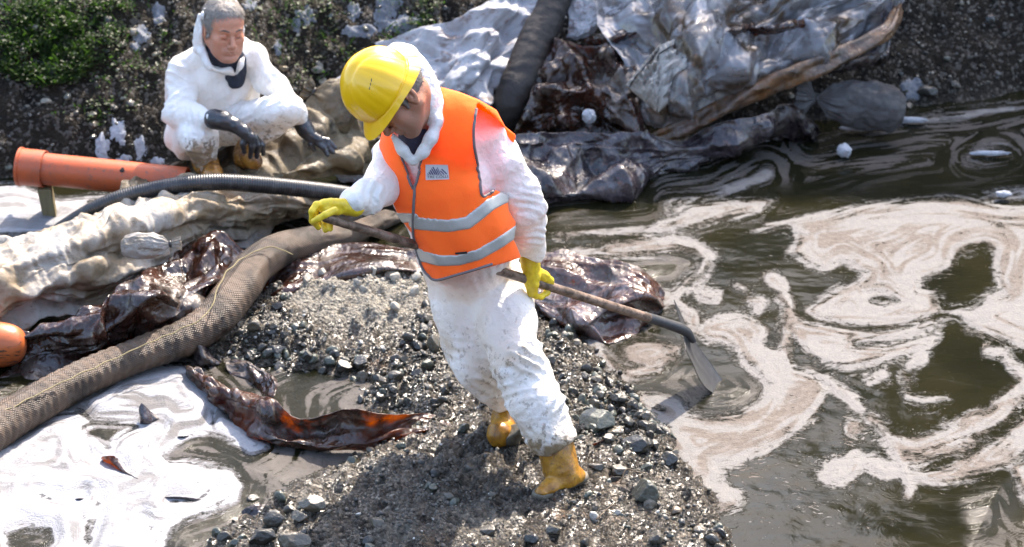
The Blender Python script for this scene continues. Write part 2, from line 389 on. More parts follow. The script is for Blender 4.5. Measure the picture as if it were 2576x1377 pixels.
def mat_water():
    m = M("foamy_water"); p = m.pos(); sd = m.attr("foam"); film = m.attr("film"); white = m.attr("white"); fl = m.attr("fleck")
    x, y, z = m.sep(p)
    warp = m.noise(p, 3.2, 3, .5, col=True)
    wp = m.n("ShaderNodeVectorMath", operation='ADD'); m.set(wp.inputs[0], p); sc = m.n("ShaderNodeVectorMath", operation='SCALE'); m.set(sc.inputs[0], warp); sc.inputs[3].default_value = .35; m.set(wp.inputs[1], sc.outputs[0]); q = wp.outputs[0]
    edge = m.noise(q, 7, 8, .62); fine = m.noise(p, 38, 6, .7)
    st = m.noise(m.comb(m.ma('MULTIPLY', sd, .16), m.ma('MULTIPLY', x, 2.6), m.ma('MULTIPLY', y, 4.0)), 1.3, 6, .62)
    st2 = m.noise(m.comb(m.ma('MULTIPLY', sd, .5), m.ma('MULTIPLY', x, 7), m.ma('MULTIPLY', y, 10)), 1.0, 5, .65)
    cl = m.n("ShaderNodeClamp"); m.set(cl.inputs[0], m.ma('ADD', sd, 6.0)); cl.inputs[1].default_value = -46; cl.inputs[2].default_value = 24
    fp = m.map(q, (1.0, 1.9, 1), (0, 0, .35)); f1 = m.noise(fp, 13, 6, .70)
    k = m.ma('ADD', cl.outputs[0], m.ma('MULTIPLY', m.ma('SUBTRACT', edge, .5), 22.0))
    k = m.ma('ADD', k, m.ma('MULTIPLY', m.ma('SUBTRACT', f1, .5), m.fmix(white, 56.0, 26.0)))
    k = m.ma('ADD', k, m.ma('MULTIPLY', m.ma('SUBTRACT', fine, .5), m.fmix(white, 44.0, 24.0)))
    k = m.ma('ADD', k, m.ma('MULTIPLY', m.ma('SUBTRACT', st, .5), m.fmix(white, 12.0, 10.0)))
    li = m.attr('lic'); k = m.ma('ADD', k, m.ma('MULTIPLY', li, m.fmix(white, 6.0, 3.5)))
    k = m.ma('ADD', k, m.ma('MULTIPLY', m.ma('SUBTRACT', fl, .5), 26.0)); ls = m.ss(li, -1.6, 1.6)
    foam = m.ss(k, -1.2, 2.4)
    q2 = m.map(q, (1.0, 2.0, 1), (0, 0, .30)); spk = m.ma('ADD', m.noise(q2, 30, 5, .72), m.ma('ADD', m.ma('MULTIPLY', m.ma('SUBTRACT', fl, .5), .22), m.ma('MULTIPLY', m.ma('SUBTRACT', m.noise(q, 4, 3), .5), .35)))
    spk = m.ma('ADD', spk, m.ma('MULTIPLY', m.ss(sd, -50, 0), .09)); foam = m.ma('MAXIMUM', foam, m.ma('MULTIPLY', m.ss(spk, .655, .68), .9))
    hol = m.ma('MULTIPLY', m.ss(m.ma('ADD', m.noise(m.map(q, (1.0, 2.2, 1), (0, 0, .2), (5, 3, 0)), 26, 4, .65), m.ma('MULTIPLY', m.ss(sd, 40, 0), .07)), .68, .70), m.ma('SUBTRACT', 1.0, white)); foam = m.ma('MULTIPLY', foam, m.ma('SUBTRACT', 1.0, m.ma('MULTIPLY', hol, .9)))
    k2 = m.ma('ADD', k, m.ma('MULTIPLY', m.ma('SUBTRACT', m.noise(m.map(q, (1, 1.7, 1)), 60, 4, .75), .5), 60.0)); thin = m.ma('MULTIPLY', m.ss(k2, -15, 1), .46); foam = m.ma('MAXIMUM', foam, thin)
    # silky film streaks, lying along the swirl lines
    sw = m.noise(m.map(q, (1.3, 3.4, 1), (0, 0, .25)), 5.5, 8, .68, dist=1.1)
    grn = m.ss(m.ma('ADD', m.noise(m.map(q, (1, 1.8, 1)), 48, 5, .75), m.ma('MULTIPLY', ls, .10)), .40, .62)
    fstr = m.ma('MULTIPLY', m.ma('MULTIPLY', film, m.ma('ADD', .45, m.ma('MULTIPLY', grn, .75))), m.ss(m.ma('ADD', m.ma('MULTIPLY', ls, .5), m.ma('MULTIPLY', sw, .5)), .40, .62))
    wc = m.mix(m.ss(m.noise(p, 2.2, 4), .35, .65), (.0065, .0068, .0030), (.0125, .0113, .0048))
    wc = m.mix(m.ss(m.noise(p, 90, 3, .8), .66, .74), wc, (.13, .09, .05))
    flc = m.mix(m.ma('MULTIPLY', m.ma('ADD', ls, sw), .5), (.025, .021, .017), (.105, .093, .085))
    c = m.mix(m.ma('MULTIPLY', fstr, .85), wc, flc)
    fcol = m.mix(m.ss(m.ma('ADD', m.ma('MULTIPLY', m.noise(q, 3.0, 5, .6), .75), m.ma('MULTIPLY', ls, .25)), .34, .56), (.108, .088, .074), (.160, .153, .145)); fcol = m.mix(m.ss(fine, .3, .62), m.mix(.25, fcol, (.30, .26, .23)), fcol)
    wcol = m.mix(m.ma('MULTIPLY', m.ss(m.ma('ADD', m.ma('MULTIPLY', ls, -.7), m.ma('MULTIPLY', st2, 1.0)), -.1, .5), m.ma('ADD', .35, m.ma('MULTIPLY', m.ss(m.noise(q, 2.2, 4), .35, .6), .65))), (.31, .31, .32), (.135, .128, .124))
    fcol = m.mix(white, fcol, wcol)
    c = m.mix(foam, c, fcol)
    r = m.fmix(foam, m.fmix(fstr, .14, .42), .62)
    m.P(Base_Color=c, Roughness=r, Specular_IOR_Level=m.fmix(foam, .2, .2), IOR=1.33)
    h = m.ma('ADD', m.ma('MULTIPLY', foam, m.ma('ADD', .7, m.ma('MULTIPLY', m.noise(p, 120, 3, .7), .9))), m.ma('MULTIPLY', m.noise(m.map(q, (1, 1.8, 1)), 16, 4, .55), .22))
    h = m.ma('ADD', h, m.ma('MULTIPLY', m.ma('MULTIPLY', film, st2), .5))
    m.bump(h, .008, .75); return m.m
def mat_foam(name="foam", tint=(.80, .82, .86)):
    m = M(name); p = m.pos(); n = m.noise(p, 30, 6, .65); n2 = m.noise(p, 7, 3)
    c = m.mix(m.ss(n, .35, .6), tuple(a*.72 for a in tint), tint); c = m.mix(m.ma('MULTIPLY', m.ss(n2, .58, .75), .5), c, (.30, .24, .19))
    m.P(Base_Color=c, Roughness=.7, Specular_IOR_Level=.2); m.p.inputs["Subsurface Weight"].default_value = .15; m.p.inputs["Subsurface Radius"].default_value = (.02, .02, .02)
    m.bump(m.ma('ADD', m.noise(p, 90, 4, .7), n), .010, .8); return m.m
# ================================================================== picture tracings (set down as places on the ground)
R7 = lambda L: [(1593.2+x*.63444, 503.1+y*.63444) for x, y in L]
R5 = lambda L: [(x*.42318, 838.5+y*.42318) for x, y in L]
LAND = [(1340, 780), (1400, 835), (1450, 850), (1490, 885), (1520, 930), (1565, 975), (1640, 1025), (1668, 1080), (1690, 1140), (1735, 1195), (1780, 1240), (1800, 1300), (1835, 1380), (1850, 1500), (400, 1500),
        (500, 1385), (560, 1345), (620, 1290), (660, 1255), (740, 1215), (830, 1190), (880, 1160), (980, 1110), (1030, 1060), (1000, 1040), (930, 1030), (905, 1005), (935, 965), (890, 940), (800, 935), (700, 925), (610, 905), (520, 885), (520, 850),
        (600, 775), (660, 742), (760, 735), (900, 700), (1060, 670), (1200, 690)]
LANDW = np.array([PZ(u, v)[:2] for u, v in LAND])
FOOT = [(-400, 500), (0, 470), (80, 455), (240, 465), (400, 440), (600, 400), (800, 330), (1000, 330), (1250, 320), (1500, 330), (1800, 338), (1950, 335), (2080, 322), (2300, 288), (2576, 258), (3000, 225)]
FOOTW = np.array([PZ(u, v)[:2] for u, v in FOOT]); FOOTW = FOOTW[np.argsort(FOOTW[:, 0])]
DRY = [(690, 780), (760, 745), (900, 715), (1060, 700), (1080, 760), (1060, 850), (980, 880), (880, 860), (780, 830)]
DRYW = np.array([PZ(u, v)[:2] for u, v in DRY])
def ground_z(X, Y, fine=True):
    s = poly_sd(X, Y, LANDW); s = s + .055*noise(X*6, Y*6, 0, 3)+.035*noise(X*17, Y*17, 0, 4)
    z = np.where(s > 0, .085*(1-np.exp(-np.maximum(s, 0)/.12)), np.maximum(s*.45, -.16))
    z = z + np.where(s > -.1, .5, .2)*.05*fbm(X*3.2, Y*3.2, 0, 3, 8)
    hump = PZ(930, 770)[:2]; z = z + .05*np.exp(-((X-hump[0])**2/.12+(Y-hump[1])**2/.05))*(s > 0)
    yf = np.interp(X, FOOTW[:, 0], FOOTW[:, 1])+.08*noise(X*2.2, Y*.5, 0, 21)+.03*noise(X*8, Y*2, 0, 22)
    b = Y-yf; bz = np.where(b > 0, np.minimum(b, 3.2)*.80+np.clip(b-3.2, 0, 30)*.18, 0)*sstep(-.05, .25, b)
    bz = bz + sstep(0, .3, b)*(.10*fbm(X*1.7, Y*1.7, 0, 4, 31)+.035*fbm(X*8, Y*8, 0, 4, 33))
    bz = np.where((X > 12) | (X < -12), bz, bz)
    z = np.where(b > 0, np.maximum(bz-.12*(1-sstep(0, .18, b)), z*(1-sstep(0, .1, b))), z)
    near = sstep(6.0, 1.5, Y); z = z*(1-near)+near*3.9
    if fine:
        a = np.where(s > -.03, 1.0, 0)+sstep(0, .2, b)*.8
        z = z + a*(.022*tri3(X*9, Y*9, 0, 41, 6)*.8+.026*fbm(X*15, Y*15, 0, 4, 41, .65)+.013*ridged(X*30, Y*30, 0, 2, 43)-.010)
    return z, s, b
# ------------------------------------------------------------------ ground
def axis(lo, hi, st, far0, far1):
    a = list(np.arange(lo, hi, st)); s, x = st, a[-1]
    while x < far1: s *= 1.25; x += s; a.append(x)
    s, x, pre = st, a[0], []
    while x > far0: s *= 1.25; x -= s; pre.append(x)
    return np.array(pre[::-1]+a)
gx = axis(-2.55, 2.55, .0115, -120, 120); gy = axis(9.9, 15.2, .0125, -60, 200)
GX, GY = np.meshgrid(gx, gy); GZ, GS, GB = ground_z(GX, GY)
dryA = sstep(-.08, .10, poly_sd(GX, GY, DRYW)+.06*fbm(GX*6, GY*6, 0, 3, 50)); dryA = np.maximum(dryA, .35*sstep(.15, .5, fbm(GX*3, GY*3, 0, 3, 51))*(GS > .05))
ground = mobj("ground", np.stack([GX, GY, GZ], -1).reshape(-1, 3), grid_faces(len(gy), len(gx)), mat_ground(), attrs={"dry": dryA.ravel(), "bank": sstep(0, .15, GB).ravel()})
tag(ground, kind="structure", label="dark wet gravel spit and earth bank around the oily pool")
GBVH = None
def gz(x, y): return float(ground_z(np.array([x]), np.array([y]))[0][0])
# ------------------------------------------------------------------ water
wx = axis(-2.6, 2.6, .0082, -60, 60); wy = axis(9.9, 14.9, .0082, 3.0, 18)
wy = wy[wy < 17]; WX, WY = np.meshgrid(wx, wy); WU, WV = proj(WX, WY, 0*WX)
foamP = [R7([(470,125),(620,100),(660,150),(630,215),(700,260),(760,280),(830,240),(930,290),(880,330),(800,370),(730,410),(690,440),(740,470),(830,490),(960,500),(1080,495),(1160,470),(1200,450),(1290,455),(1340,505),(1450,550),(1549,590),(1700,620),(1700,30),(1480,20),(1300,-5),(1130,-10),(960,10),(800,50),(640,80)]),
  R7([(605,430),(640,468),(700,500),(830,520),(960,528),(1100,512),(1180,475),(1220,462),(1190,500),(1090,540),(960,552),(862,560),(880,590),(1000,590),(1120,560),(1200,545),(1150,590),(1080,625),(960,652),(850,665),(760,650),(690,600),(640,550),(605,500)]),
  R7([(290,490),(340,465),(430,460),(500,490),(525,520),(510,575),(560,600),(600,550),(625,560),(620,620),(640,680),(700,690),(760,750),(720,830),(640,900),(560,950),(450,1000),(380,1030),(320,1040),(330,1080),(300,1150),(240,1140),(190,1030),(130,950),(100,880),(60,840),(0,800),(-90,780),(0,768),(90,775),(170,800),(220,860),(300,872),(420,852),(500,800),(540,740),(500,690),(440,640),(400,580),(350,550),(300,550),(260,520)]),
  R7([(1080,1085),(1150,1090),(1260,1070),(1340,1020),(1430,970),(1549,880),(1700,780),(1700,920),(1549,990),(1470,1060),(1350,1090),(1230,1120),(1120,1110)]),
  R7([(1235,895),(1310,845),(1370,825),(1410,850),(1380,900),(1300,915)]),
  R7([(765,1100),(810,1060),(850,1070),(880,1030),(900,1040),(880,1080),(830,1115),(790,1118)]),
  R7([(60,112),(170,70),(230,20),(420,-5),(560,0),(500,60),(330,90),(100,132),(-300,142),(-300,128)]),
  R7([(-60,580),(60,560),(150,580),(150,620),(60,660),(-20,640)]),
  R7([(310,1170),(350,1155),(385,1175),(400,1200),(350,1210)]),
  R7([(860,880),(890,885),(895,905),(865,915)]),
  R7([(1500, 1060), (1700, 1000), (1700, 1150), (1560, 1200)])]
foamH = [R7([(1290,190),(1390,170),(1440,190),(1450,300),(1480,380),(1420,390),(1350,440),(1220,452),(1200,430),(1190,370),(1130,360),(1140,310),(1200,290),(1250,260),(1270,200)]), R7([(920,370),(1000,365),(1085,410),(1000,425),(940,415)]),
  R7([(1180, 470), (1290, 455), (1300, 500), (1230, 510)])]
foamS = [(R7([(-330,235),(-200,215),(0,195),(150,172),(240,190),(295,228),(270,285),(210,335),(150,395),(80,440)]), 9), (R7([(-100, 205), (0, 195), (150, 172)]), 14), (R7([(120,385),(60,440),(10,470)]), 17),
  (R7([(552,308),(580,340),(592,380),(622,420),(612,500),(603,560)]), 8), (R7([(548,318),(572,345)]), 13), (R7([(940,868),(970,890),(1002,930),(1030,970),(1062,1020),(1070,1075),(1090,1100)]), 8),
  (R7([(1040,962),(1120,985),(1250,940),(1330,905),(1420,862),(1480,802),(1560,735),(1650,690)]), 15), (R7([(1060,1020),(1130,1030),(1230,985),(1330,960)]), 8), (R7([(960,1060),(1000,1082),(1060,1080),(1100,1130),(1090,1180)]), 6),
  (R7([(1400,600),(1470,610),(1500,660),(1560,705)]), 9), (R7([(280,378),(330,392)]), 9), (R7([(410,345),(450,362)]), 5), (R7([(460,400),(505,405),(490,440)]), 6), (R7([(935,712),(985,695)]), 7), (R7([(1090,660),(1150,625)]), 6),
  (R7([(160,600),(100,668),(0,692),(-80,660),(-140,600),(-150,560)]), 6), (R7([(-90,480),(-20,520),(10,560)]), 8), (R7([(180,420),(235,460),(230,500)]), 9),
  ([(1690, 512), (1800, 492), (1880, 462), (1930, 440)], 5), ([(2040, 350), (2130, 330), (2230, 322), (2330, 302), (2420, 290), (2700, 245)], 5), ([(2440, 395), (2480, 378), (2530, 375), (2540, 388), (2470, 400)], 5), ([(2480, 505), (2576, 490)], 5),
  (R7([(800, 740), (830, 770), (880, 790)]), 6), (R7([(1070, 690), (1090, 720), (1080, 780), (1160, 800), (1240, 790)]), 2.5), (R7([(690, 680), (760, 710), (830, 760), (900, 830)]), 4)]
whiteP = [R5([(-400,680),(60,640),(130,590),(230,520),(380,440),(560,350),(680,260),(830,230),(960,205),(1080,200),(1150,270),(1210,350),(1290,430),(1370,520),(1440,560),(1490,620),(1570,670),(1500,700),(1380,640),(1250,590),(1130,600),(1000,680),(965,730),(1010,772),(1110,765),(1230,800),(1370,825),(1432,910),(1395,985),(1290,1045),(1180,1075),(1100,1105),(1020,1155),(980,1210),(960,1272),(930,1400),(-400,1400)]),
  [(-200, 470), (60, 465), (150, 500), (400, 480), (420, 500), (240, 508), (200, 545), (140, 585), (-200, 600)]]
whiteH = [R5([(480,560),(560,535),(800,530),(840,560),(760,590),(700,620),(640,700),(560,640),(500,640)]), R5([(40,1200),(160,1160),(300,1170),(320,1240),(250,1300),(60,1280)]), R5([(860, 560), (960, 545), (975, 575), (900, 585)]), R5([(1200,1050),(1290,1010),(1360,960),(1385,970),(1280,1035)]),
  R5([(500, 1120), (550, 1130), (545, 1230), (500, 1272)])]
whiteS = [(R5([(230,520),(330,480),(480,470),(540,530)]), 3), (R5([(520,640),(540,720),(600,760),(720,800)]), 3), (R5([(1080,600),(1240,590),(1270,480)]), 2), (R5([(590, 1000), (560, 1120), (530, 1272)]), 3), (R5([(840, 1110), (900, 1160), (940, 1200), (960, 1170)]), 3), (R5([(1150,890),(1260,910),(1230,960),(1160,1000),(1010,1010)]), 2), (R5([(230, 970), (380, 1010), (500, 980)]), 2)]
def stroke_sd(U, V, L, wd):
    P = np.array(L, float); d = np.full(U.shape, 1e9)
    for a, b in zip(P[:-1], P[1:]):
        e = b-a; t = np.clip(((U-a[0])*e[0]+(V-a[1])*e[1])/(e@e), 0, 1); d = np.minimum(d, np.hypot(U-a[0]-t*e[0], V-a[1]-t*e[1]))
    return wd-d
sd = np.full(WX.shape, -400.0); sw_ = sd.copy()
for P in foamP: sd = np.maximum(sd, poly_sd(WU, WV, P))
for L, k in foamS: sd = np.maximum(sd, stroke_sd(WU, WV, L, k+3))
for P in foamH: sd = np.minimum(sd, -poly_sd(WU, WV, P))
for P in whiteP: sw_ = np.maximum(sw_, poly_sd(WU, WV, P))
for P in whiteH: sw_ = np.minimum(sw_, -poly_sd(WU, WV, P))
for L, k in whiteS: sw_ = np.minimum(sw_, -stroke_sd(WU, WV, L, k))
white = (sw_ > sd).astype(float)*sstep(-60, -20, sw_); sd = np.maximum(sd, sw_)
filmP = [([(540,880),(640,860),(960,930),(1040,1040),(1000,1120),(620,1377),(300,1500),(-200,1500),(-200,1000)], 1.0), ([(1380,505),(1480,400),(1700,350),(2050,345),(2300,300),(2700,235),(2700,405),(2400,420),(2150,432),(1900,470),(1720,505)], .85), ([(1240,500),(1240,330),(2000,330),(2700,230),(2700,470),(2000,480),(1500,500)], .22),
  (R7([(0,200),(180,175),(270,235),(160,330),(60,380),(-160,330)]), .8), (R7([(130,650),(330,700),(520,700),(560,800),(400,850),(200,840),(-60,760),(-120,620)]), .5), ([(560,570),(800,540),(1000,560),(760,620),(640,600)], 1.0), (R7([(1300,1180),(1700,1050),(1700,1500),(1350,1500)]), .45),
  (R7([(-200, 480), (100, 500), (200, 600), (160, 700), (-150, 700)]), .6), ([(1380, 500), (1900, 500), (2060, 545), (1700, 600), (1380, 560)], .35)]
film = np.zeros(WX.shape)
for P, a in filmP: film = np.maximum(film, a*sstep(-25, 25, poly_sd(WU, WV, P)+14*noise(WX*4, WY*4, 0, 61)))
fleck = .35+.5*sstep(-80, 60, poly_sd(WU, WV, R7([(200,1000),(900,900),(1000,1050),(900,1200),(1100,1377),(200,1450)])))-.2*sstep(-60, 0, poly_sd(WU, WV, R7([(880,680),(1400,600),(1500,700),(1200,900),(1000,850)])))-.35*sstep(-60, 0, -sd-160)
fleck = fleck - .3*sstep(620, 500, WV)
ii = np.where((wx > -2.62) & (wx < 2.62))[0]; jj = np.where((wy > 9.88) & (wy < 14.92))[0]; sub = np.s_[jj[0]:jj[-1]+1, ii[0]:ii[-1]+1]
sX, sY = WX[sub], WY[sub]; phi = np.clip(sd[sub], -90, 60)+30*noise(sX*1.1, sY*1.1, 0, 91)+14*noise(sX*2.6, sY*2.6, 0, 92)
for _ in range(6): phi[1:-1, 1:-1] = .2*(phi[1:-1, 1:-1]+phi[:-2, 1:-1]+phi[2:, 1:-1]+phi[1:-1, :-2]+phi[1:-1, 2:])
gyv, gxv = np.gradient(phi); nr = np.hypot(gxv, gyv)+1e-6; tx, ty = -gyv/nr, gxv/nr
def lic(src, L):
    h, w_ = src.shape; acc = src.copy()
    for sg in (1, -1):
        px_, py_ = np.meshgrid(np.arange(w_, dtype=float), np.arange(h, dtype=float)); dxp, dyp = tx*sg, ty*sg
        for k in range(L):
            i = np.clip(px_.round().astype(int), 0, w_-1); j = np.clip(py_.round().astype(int), 0, h-1); ax_, ay_ = tx[j, i]*sg, ty[j, i]*sg
            fl_ = np.where(ax_*dxp+ay_*dyp < 0, -1, 1); dxp, dyp = ax_*fl_, ay_*fl_; px_ += dxp; py_ += dyp
            i = np.clip(px_.round().astype(int), 0, w_-1); j = np.clip(py_.round().astype(int), 0, h-1); acc = acc+src[j, i]*(1-k/L)
    acc -= acc.mean(); return acc/acc.std()
rr_ = np.random.default_rng(4); n1_ = rr_.standard_normal(sX.shape); n2_ = np.kron(rr_.standard_normal((sX.shape[0]//5+1, sX.shape[1]//5+1)), np.ones((5, 5)))[:sX.shape[0], :sX.shape[1]]
for _ in range(4): n2_[1:-1, 1:-1] = .2*(n2_[1:-1, 1:-1]+n2_[:-2, 1:-1]+n2_[2:, 1:-1]+n2_[1:-1, :-2]+n2_[1:-1, 2:])
for _ in range(1): n1_[1:-1, 1:-1] = .2*(n1_[1:-1, 1:-1]+n1_[:-2, 1:-1]+n1_[2:, 1:-1]+n1_[1:-1, :-2]+n1_[1:-1, 2:])
LA = np.zeros(WX.shape); LA[sub] = lic(n1_, 12)*.8+lic(n2_, 26)*.75
WZ = .004*np.clip(sstep(-6, 10, sd), 0, 1)+white*sstep(0, 40, sw_)*(.012+.012*fbm(WX*5, WY*5, 0, 4, 71)+.006*ridged(WX*7, WY*12, 0, 3, 73))+.004*fbm(WX*4, WY*6, 0, 3, 75)
keep = (WX > -60)
water = mobj("water", np.stack([WX, WY, WZ], -1).reshape(-1, 3), grid_faces(len(wy), len(wx)), mat_water(), attrs={"foam": sd.ravel(), "film": film.ravel(), "white": white.ravel(), "fleck": fleck.ravel(), "lic": LA.ravel()})
tag(water, kind="structure", label="dark oily water with swirls of pale foam")
# ------------------------------------------------------------------ unseen slab and piers added to shade the far water, outside the frame
def box(lo, hi):
    V = np.array([(x, y, z) for x in (lo[0], hi[0]) for y in (lo[1], hi[1]) for z in (lo[2], hi[2])], float)
    return V, np.array([(0, 1, 3, 2), (4, 6, 7, 5), (0, 4, 5, 1), (2, 3, 7, 6), (0, 2, 6, 4), (1, 5, 7, 3)])
mc = M("concrete"); mc.P(Base_Color=mc.ramp(mc.noise(mc.pos(), 2, 6), [(.3, (.26, .25, .24)), (.7, (.40, .39, .37))]), Roughness=.85); mc.bump(mc.noise(mc.pos(), 12, 6), .02, .5)
off = np.array(SDIR)/SDIR[2]*7.1
e0 = PZ(1225, 505)[:2]+off[:2]; eL = PZ(1225, 505)[0]+off[0]
V, Fq = box((eL, e0[1], 6.0), (45, e0[1]+9, 7.1)); caster = mobj("shade_slab", V, Fq, mc.m, smooth=False); tag(caster, "unseen grey concrete shade deck high above the bank beyond the frame", "bridge", kind="structure")
for xx in (eL+1.5, eL+14, eL+28):
    V, Fq = box((xx, e0[1]+3.5, 1.0), (xx+1.2, e0[1]+5, 6.0)); mobj("shade_slab_pier", V, Fq, mc.m, smooth=False, parent=caster)
# ================================================================== materials of sheets and hoses
def mat_oily(name, base=(.024, .0085, .0048), amber=(.62, .25, .055), tr=.6, rough=.08, film=.08):
    m = M(name); p = m.pos(); t = m.attr("tuv", True)
    n = m.noise(p, 7, 6, .65, dist=.6); n2 = m.noise(p, 30, 5, .65); fl = m.ss(m.noise(p, 5, 7, .7), .50, .62)
    c = m.mix(m.ss(n, .3, .7), tuple(x*.35 for x in base), tuple(x*2.1 for x in base)); c = m.mix(m.ma('MULTIPLY', fl, film), c, (.20, .18, .19))
    c = m.mix(m.ma('MULTIPLY', m.ss(n2, .60, .68), .35), c, (.35, .31, .28))
    du = m.ss(m.ma('ADD', m.ma('MULTIPLY', m.noise(p, 3.7, 6, .65), .7), m.ma('MULTIPLY', n2, .3)), .50, .60); c = m.mix(m.ma('MULTIPLY', du, .65), c, m.mix(n2, (.035, .027, .021), (.13, .105, .085)))
    m.P(Base_Color=c, Roughness=m.fmix(m.ma('MULTIPLY', du, .8), m.fmix(m.ss(n2, .35, .65), rough, rough*2.2+.12), .55), Coat_Weight=.35, Coat_Roughness=.06, Specular_IOR_Level=.5)
    cr1 = m.ma('ABSOLUTE', m.ma('SUBTRACT', m.noise(m.map(p, (1, 1, 1.5)), 7, 1, .4, dist=.5), .5)); cr2 = m.ma('ABSOLUTE', m.ma('SUBTRACT', m.noise(m.map(p, (1.4, 1, 1), (0, 0, .6)), 17, 2, .4), .5))
    m.bump(m.ma('ADD', m.ma('MULTIPLY', n2, .22), m.ma('ADD', m.ma('MULTIPLY', cr1, -5.0), m.ma('MULTIPLY', cr2, -2.2))), .012, .75)
    return m.translucent(m.mix(n, amber, tuple(x*.45 for x in amber)), m.ma('MULTIPLY', m.ss(m.noise(p, 4.5, 5, .6), .46, .66), tr)).m
M_BROWN = mat_oily("oily_brown_plastic"); M_DARK = mat_oily("dark_wet_plastic", (.020, .015, .018), (.10, .05, .04), .2, .13, .25)
def mat_cloth(name, a, b, c, streak=.5, rough=.75):
    m = M(name); p = m.pos(); t = m.attr("tuv", True)
    n = m.noise(p, 3.0, 6, .6, dist=.4); n2 = m.noise(p, 22, 6, .7); n3 = m.noise(m.map(p, (1, 2.2, 2)), 9, 6, .72); top = m.sep(m.n("ShaderNodeNewGeometry").outputs["Normal"])[2]
    k = m.ma('ADD', m.ma('MULTIPLY', m.ss(n, .35, .65), .8), m.ma('MULTIPLY', m.ma('SUBTRACT', n2, .5), .9), clamp=True)
    col = m.mix(k, a, b); col = m.mix(m.ma('MULTIPLY', m.ss(n3, .53, .63), streak), col, c)
    col = m.mix(m.ma('MULTIPLY', m.ss(m.noise(p, 55, 5, .75), .62, .68), .75), col, (.05, .04, .03))
    m.P(Base_Color=col, Roughness=m.fmix(m.ss(n2, .4, .6), rough*.5, rough), Specular_IOR_Level=.45)
    m.bump(m.ma('ADD', m.ma('MULTIPLY', n2, .8), m.noise(p, 9, 4, .6)), .012, .75)
    return m.translucent(col, .12).m
M_GEO = mat_cloth("stained_geotextile", (.24, .175, .105), (.44, .42, .39), (.18, .135, .085), .75)
M_TAN = mat_cloth("muddy_tan_cloth", (.06, .043, .026), (.19, .148, .09), (.03, .022, .014), .9)
M_SNOWY = mat_cloth("foam_covered_cloth", (.40, .40, .42), (.25, .24, .25), (.15, .085, .06), .7)
M_SACK = mat_cloth("pale_sack_cloth", (.22, .195, .16), (.36, .35, .33), (.13, .105, .08), .6)
M_SACKD = mat_cloth("grey_sack_cloth", (.05, .046, .045), (.095, .09, .088), (.05, .045, .04), .5)
mf = M("milky_film"); p_ = mf.pos(); nn = mf.noise(p_, 5, 6, .6, dist=1.0)
big_ = mf.noise(mf.map(p_, (1, 1, 1)), 2.1, 5, .6, dist=.8); str_ = mf.noise(mf.map(p_, (1.0, 3.0, 5.0), (0, 0, .5)), 4.5, 6, .65)
br_ = mf.ss(mf.ma('ADD', mf.ma('MULTIPLY', big_, .7), mf.ma('MULTIPLY', str_, .3)), .47, .57)
mf.P(Base_Color=mf.mix(br_, mf.mix(mf.ss(nn, .38, .66), (.30, .31, .34), (.13, .125, .125)), mf.mix(nn, (.02, .013, .009), (.13, .075, .035))), Roughness=mf.fmix(nn, .10, .35), Coat_Weight=.8, Coat_Roughness=.08, Specular_IOR_Level=.7); mf.bump(mf.ma('ADD', mf.noise(p_, 16, 5, .6), str_), .010, .6)
mf.translucent((.4, .38, .36), .30).see_through(mf.ma('MULTIPLY', mf.ss(mf.noise(p_, 3.5, 3), .40, .58), .45)); M_FILM = mf.m
M_FOAM = mat_foam("clotted_foam", (.42, .43, .46))
# ------------------------------------------------------------------ sheets and tarpaulins
CR = 'c'
o = sheet("tarpaulin", [[(-60,640,.10),(60,592,.16),(180,562,.20),(300,520,.22),(420,490,.25),(560,480,.23),(700,478,.19),(880,486,.12),(960,495,.05)],
  [(-60,670,.22),(60,635,.30),(200,598,.33),(330,556,.33),(450,518,.30),(580,503,.26),(700,500,.2),(850,505,.12),(950,512,.03)],
  [(-60,720,.25),(80,690,.25),(220,650,.25),(340,610,.24),(440,570,.24),(560,550,.2),(680,530,.15),(800,530,.08),(920,530,.0)],
  [(-60,780,.17),(80,745,.18),(230,700,.19),(350,655,.18),(450,610,.16),(560,580,.12),(680,555,.06),(780,545,.02),(900,540,-.02)],
  [(-60,870,.02),(80,825,.03),(200,795,.04),(330,740,.06),(430,680,.05),(540,620,.03),(680,575,-.01),(780,560,-.02),(880,555,-.03)]],
  M_GEO, nu=330, nv=150, wr=((.055, 1.0, .17, 3, 'r'), (.030, .40, .10, 6, 't'), (.016, .12, .06, 5, 't'), (.006, .04, .07, 9, 't'), (.05, .5, .3, 11, 'f')), thick=.006)
tag(o, "long stained white geotextile sheet heaped along the left bank", "tarpaulin")
o = sheet("tarpaulin", [[(330,470,.20),(430,410,.24),(520,385,.22),(640,330,.30),(740,270,.36),(800,225,.42),(880,235,.36)],
  [(300,490,.23),(400,440,.23),(520,430,.20),(640,400,.22),(760,345,.30),(860,305,.31),(950,330,.22)],
  [(260,515,.22),(400,474,.26),(540,455,.24),(680,442,.22),(800,418,.20),(900,388,.17),(975,370,.12)],
  [(220,545,.14),(400,505,.2),(560,494,.17),(700,474,.12),(820,455,.09),(930,430,.04),(1000,405,.0)]],
  M_TAN, nu=230, nv=120, wr=((.032, .20, .42, 23, 't'), (.030, .30, .09, 25, 't'), (.010, .06, .07, 29, 't')), thick=.006)
tag(o, "muddy tan tarpaulin under the crouching man, folded over a ridge", "tarpaulin"); TAN = o
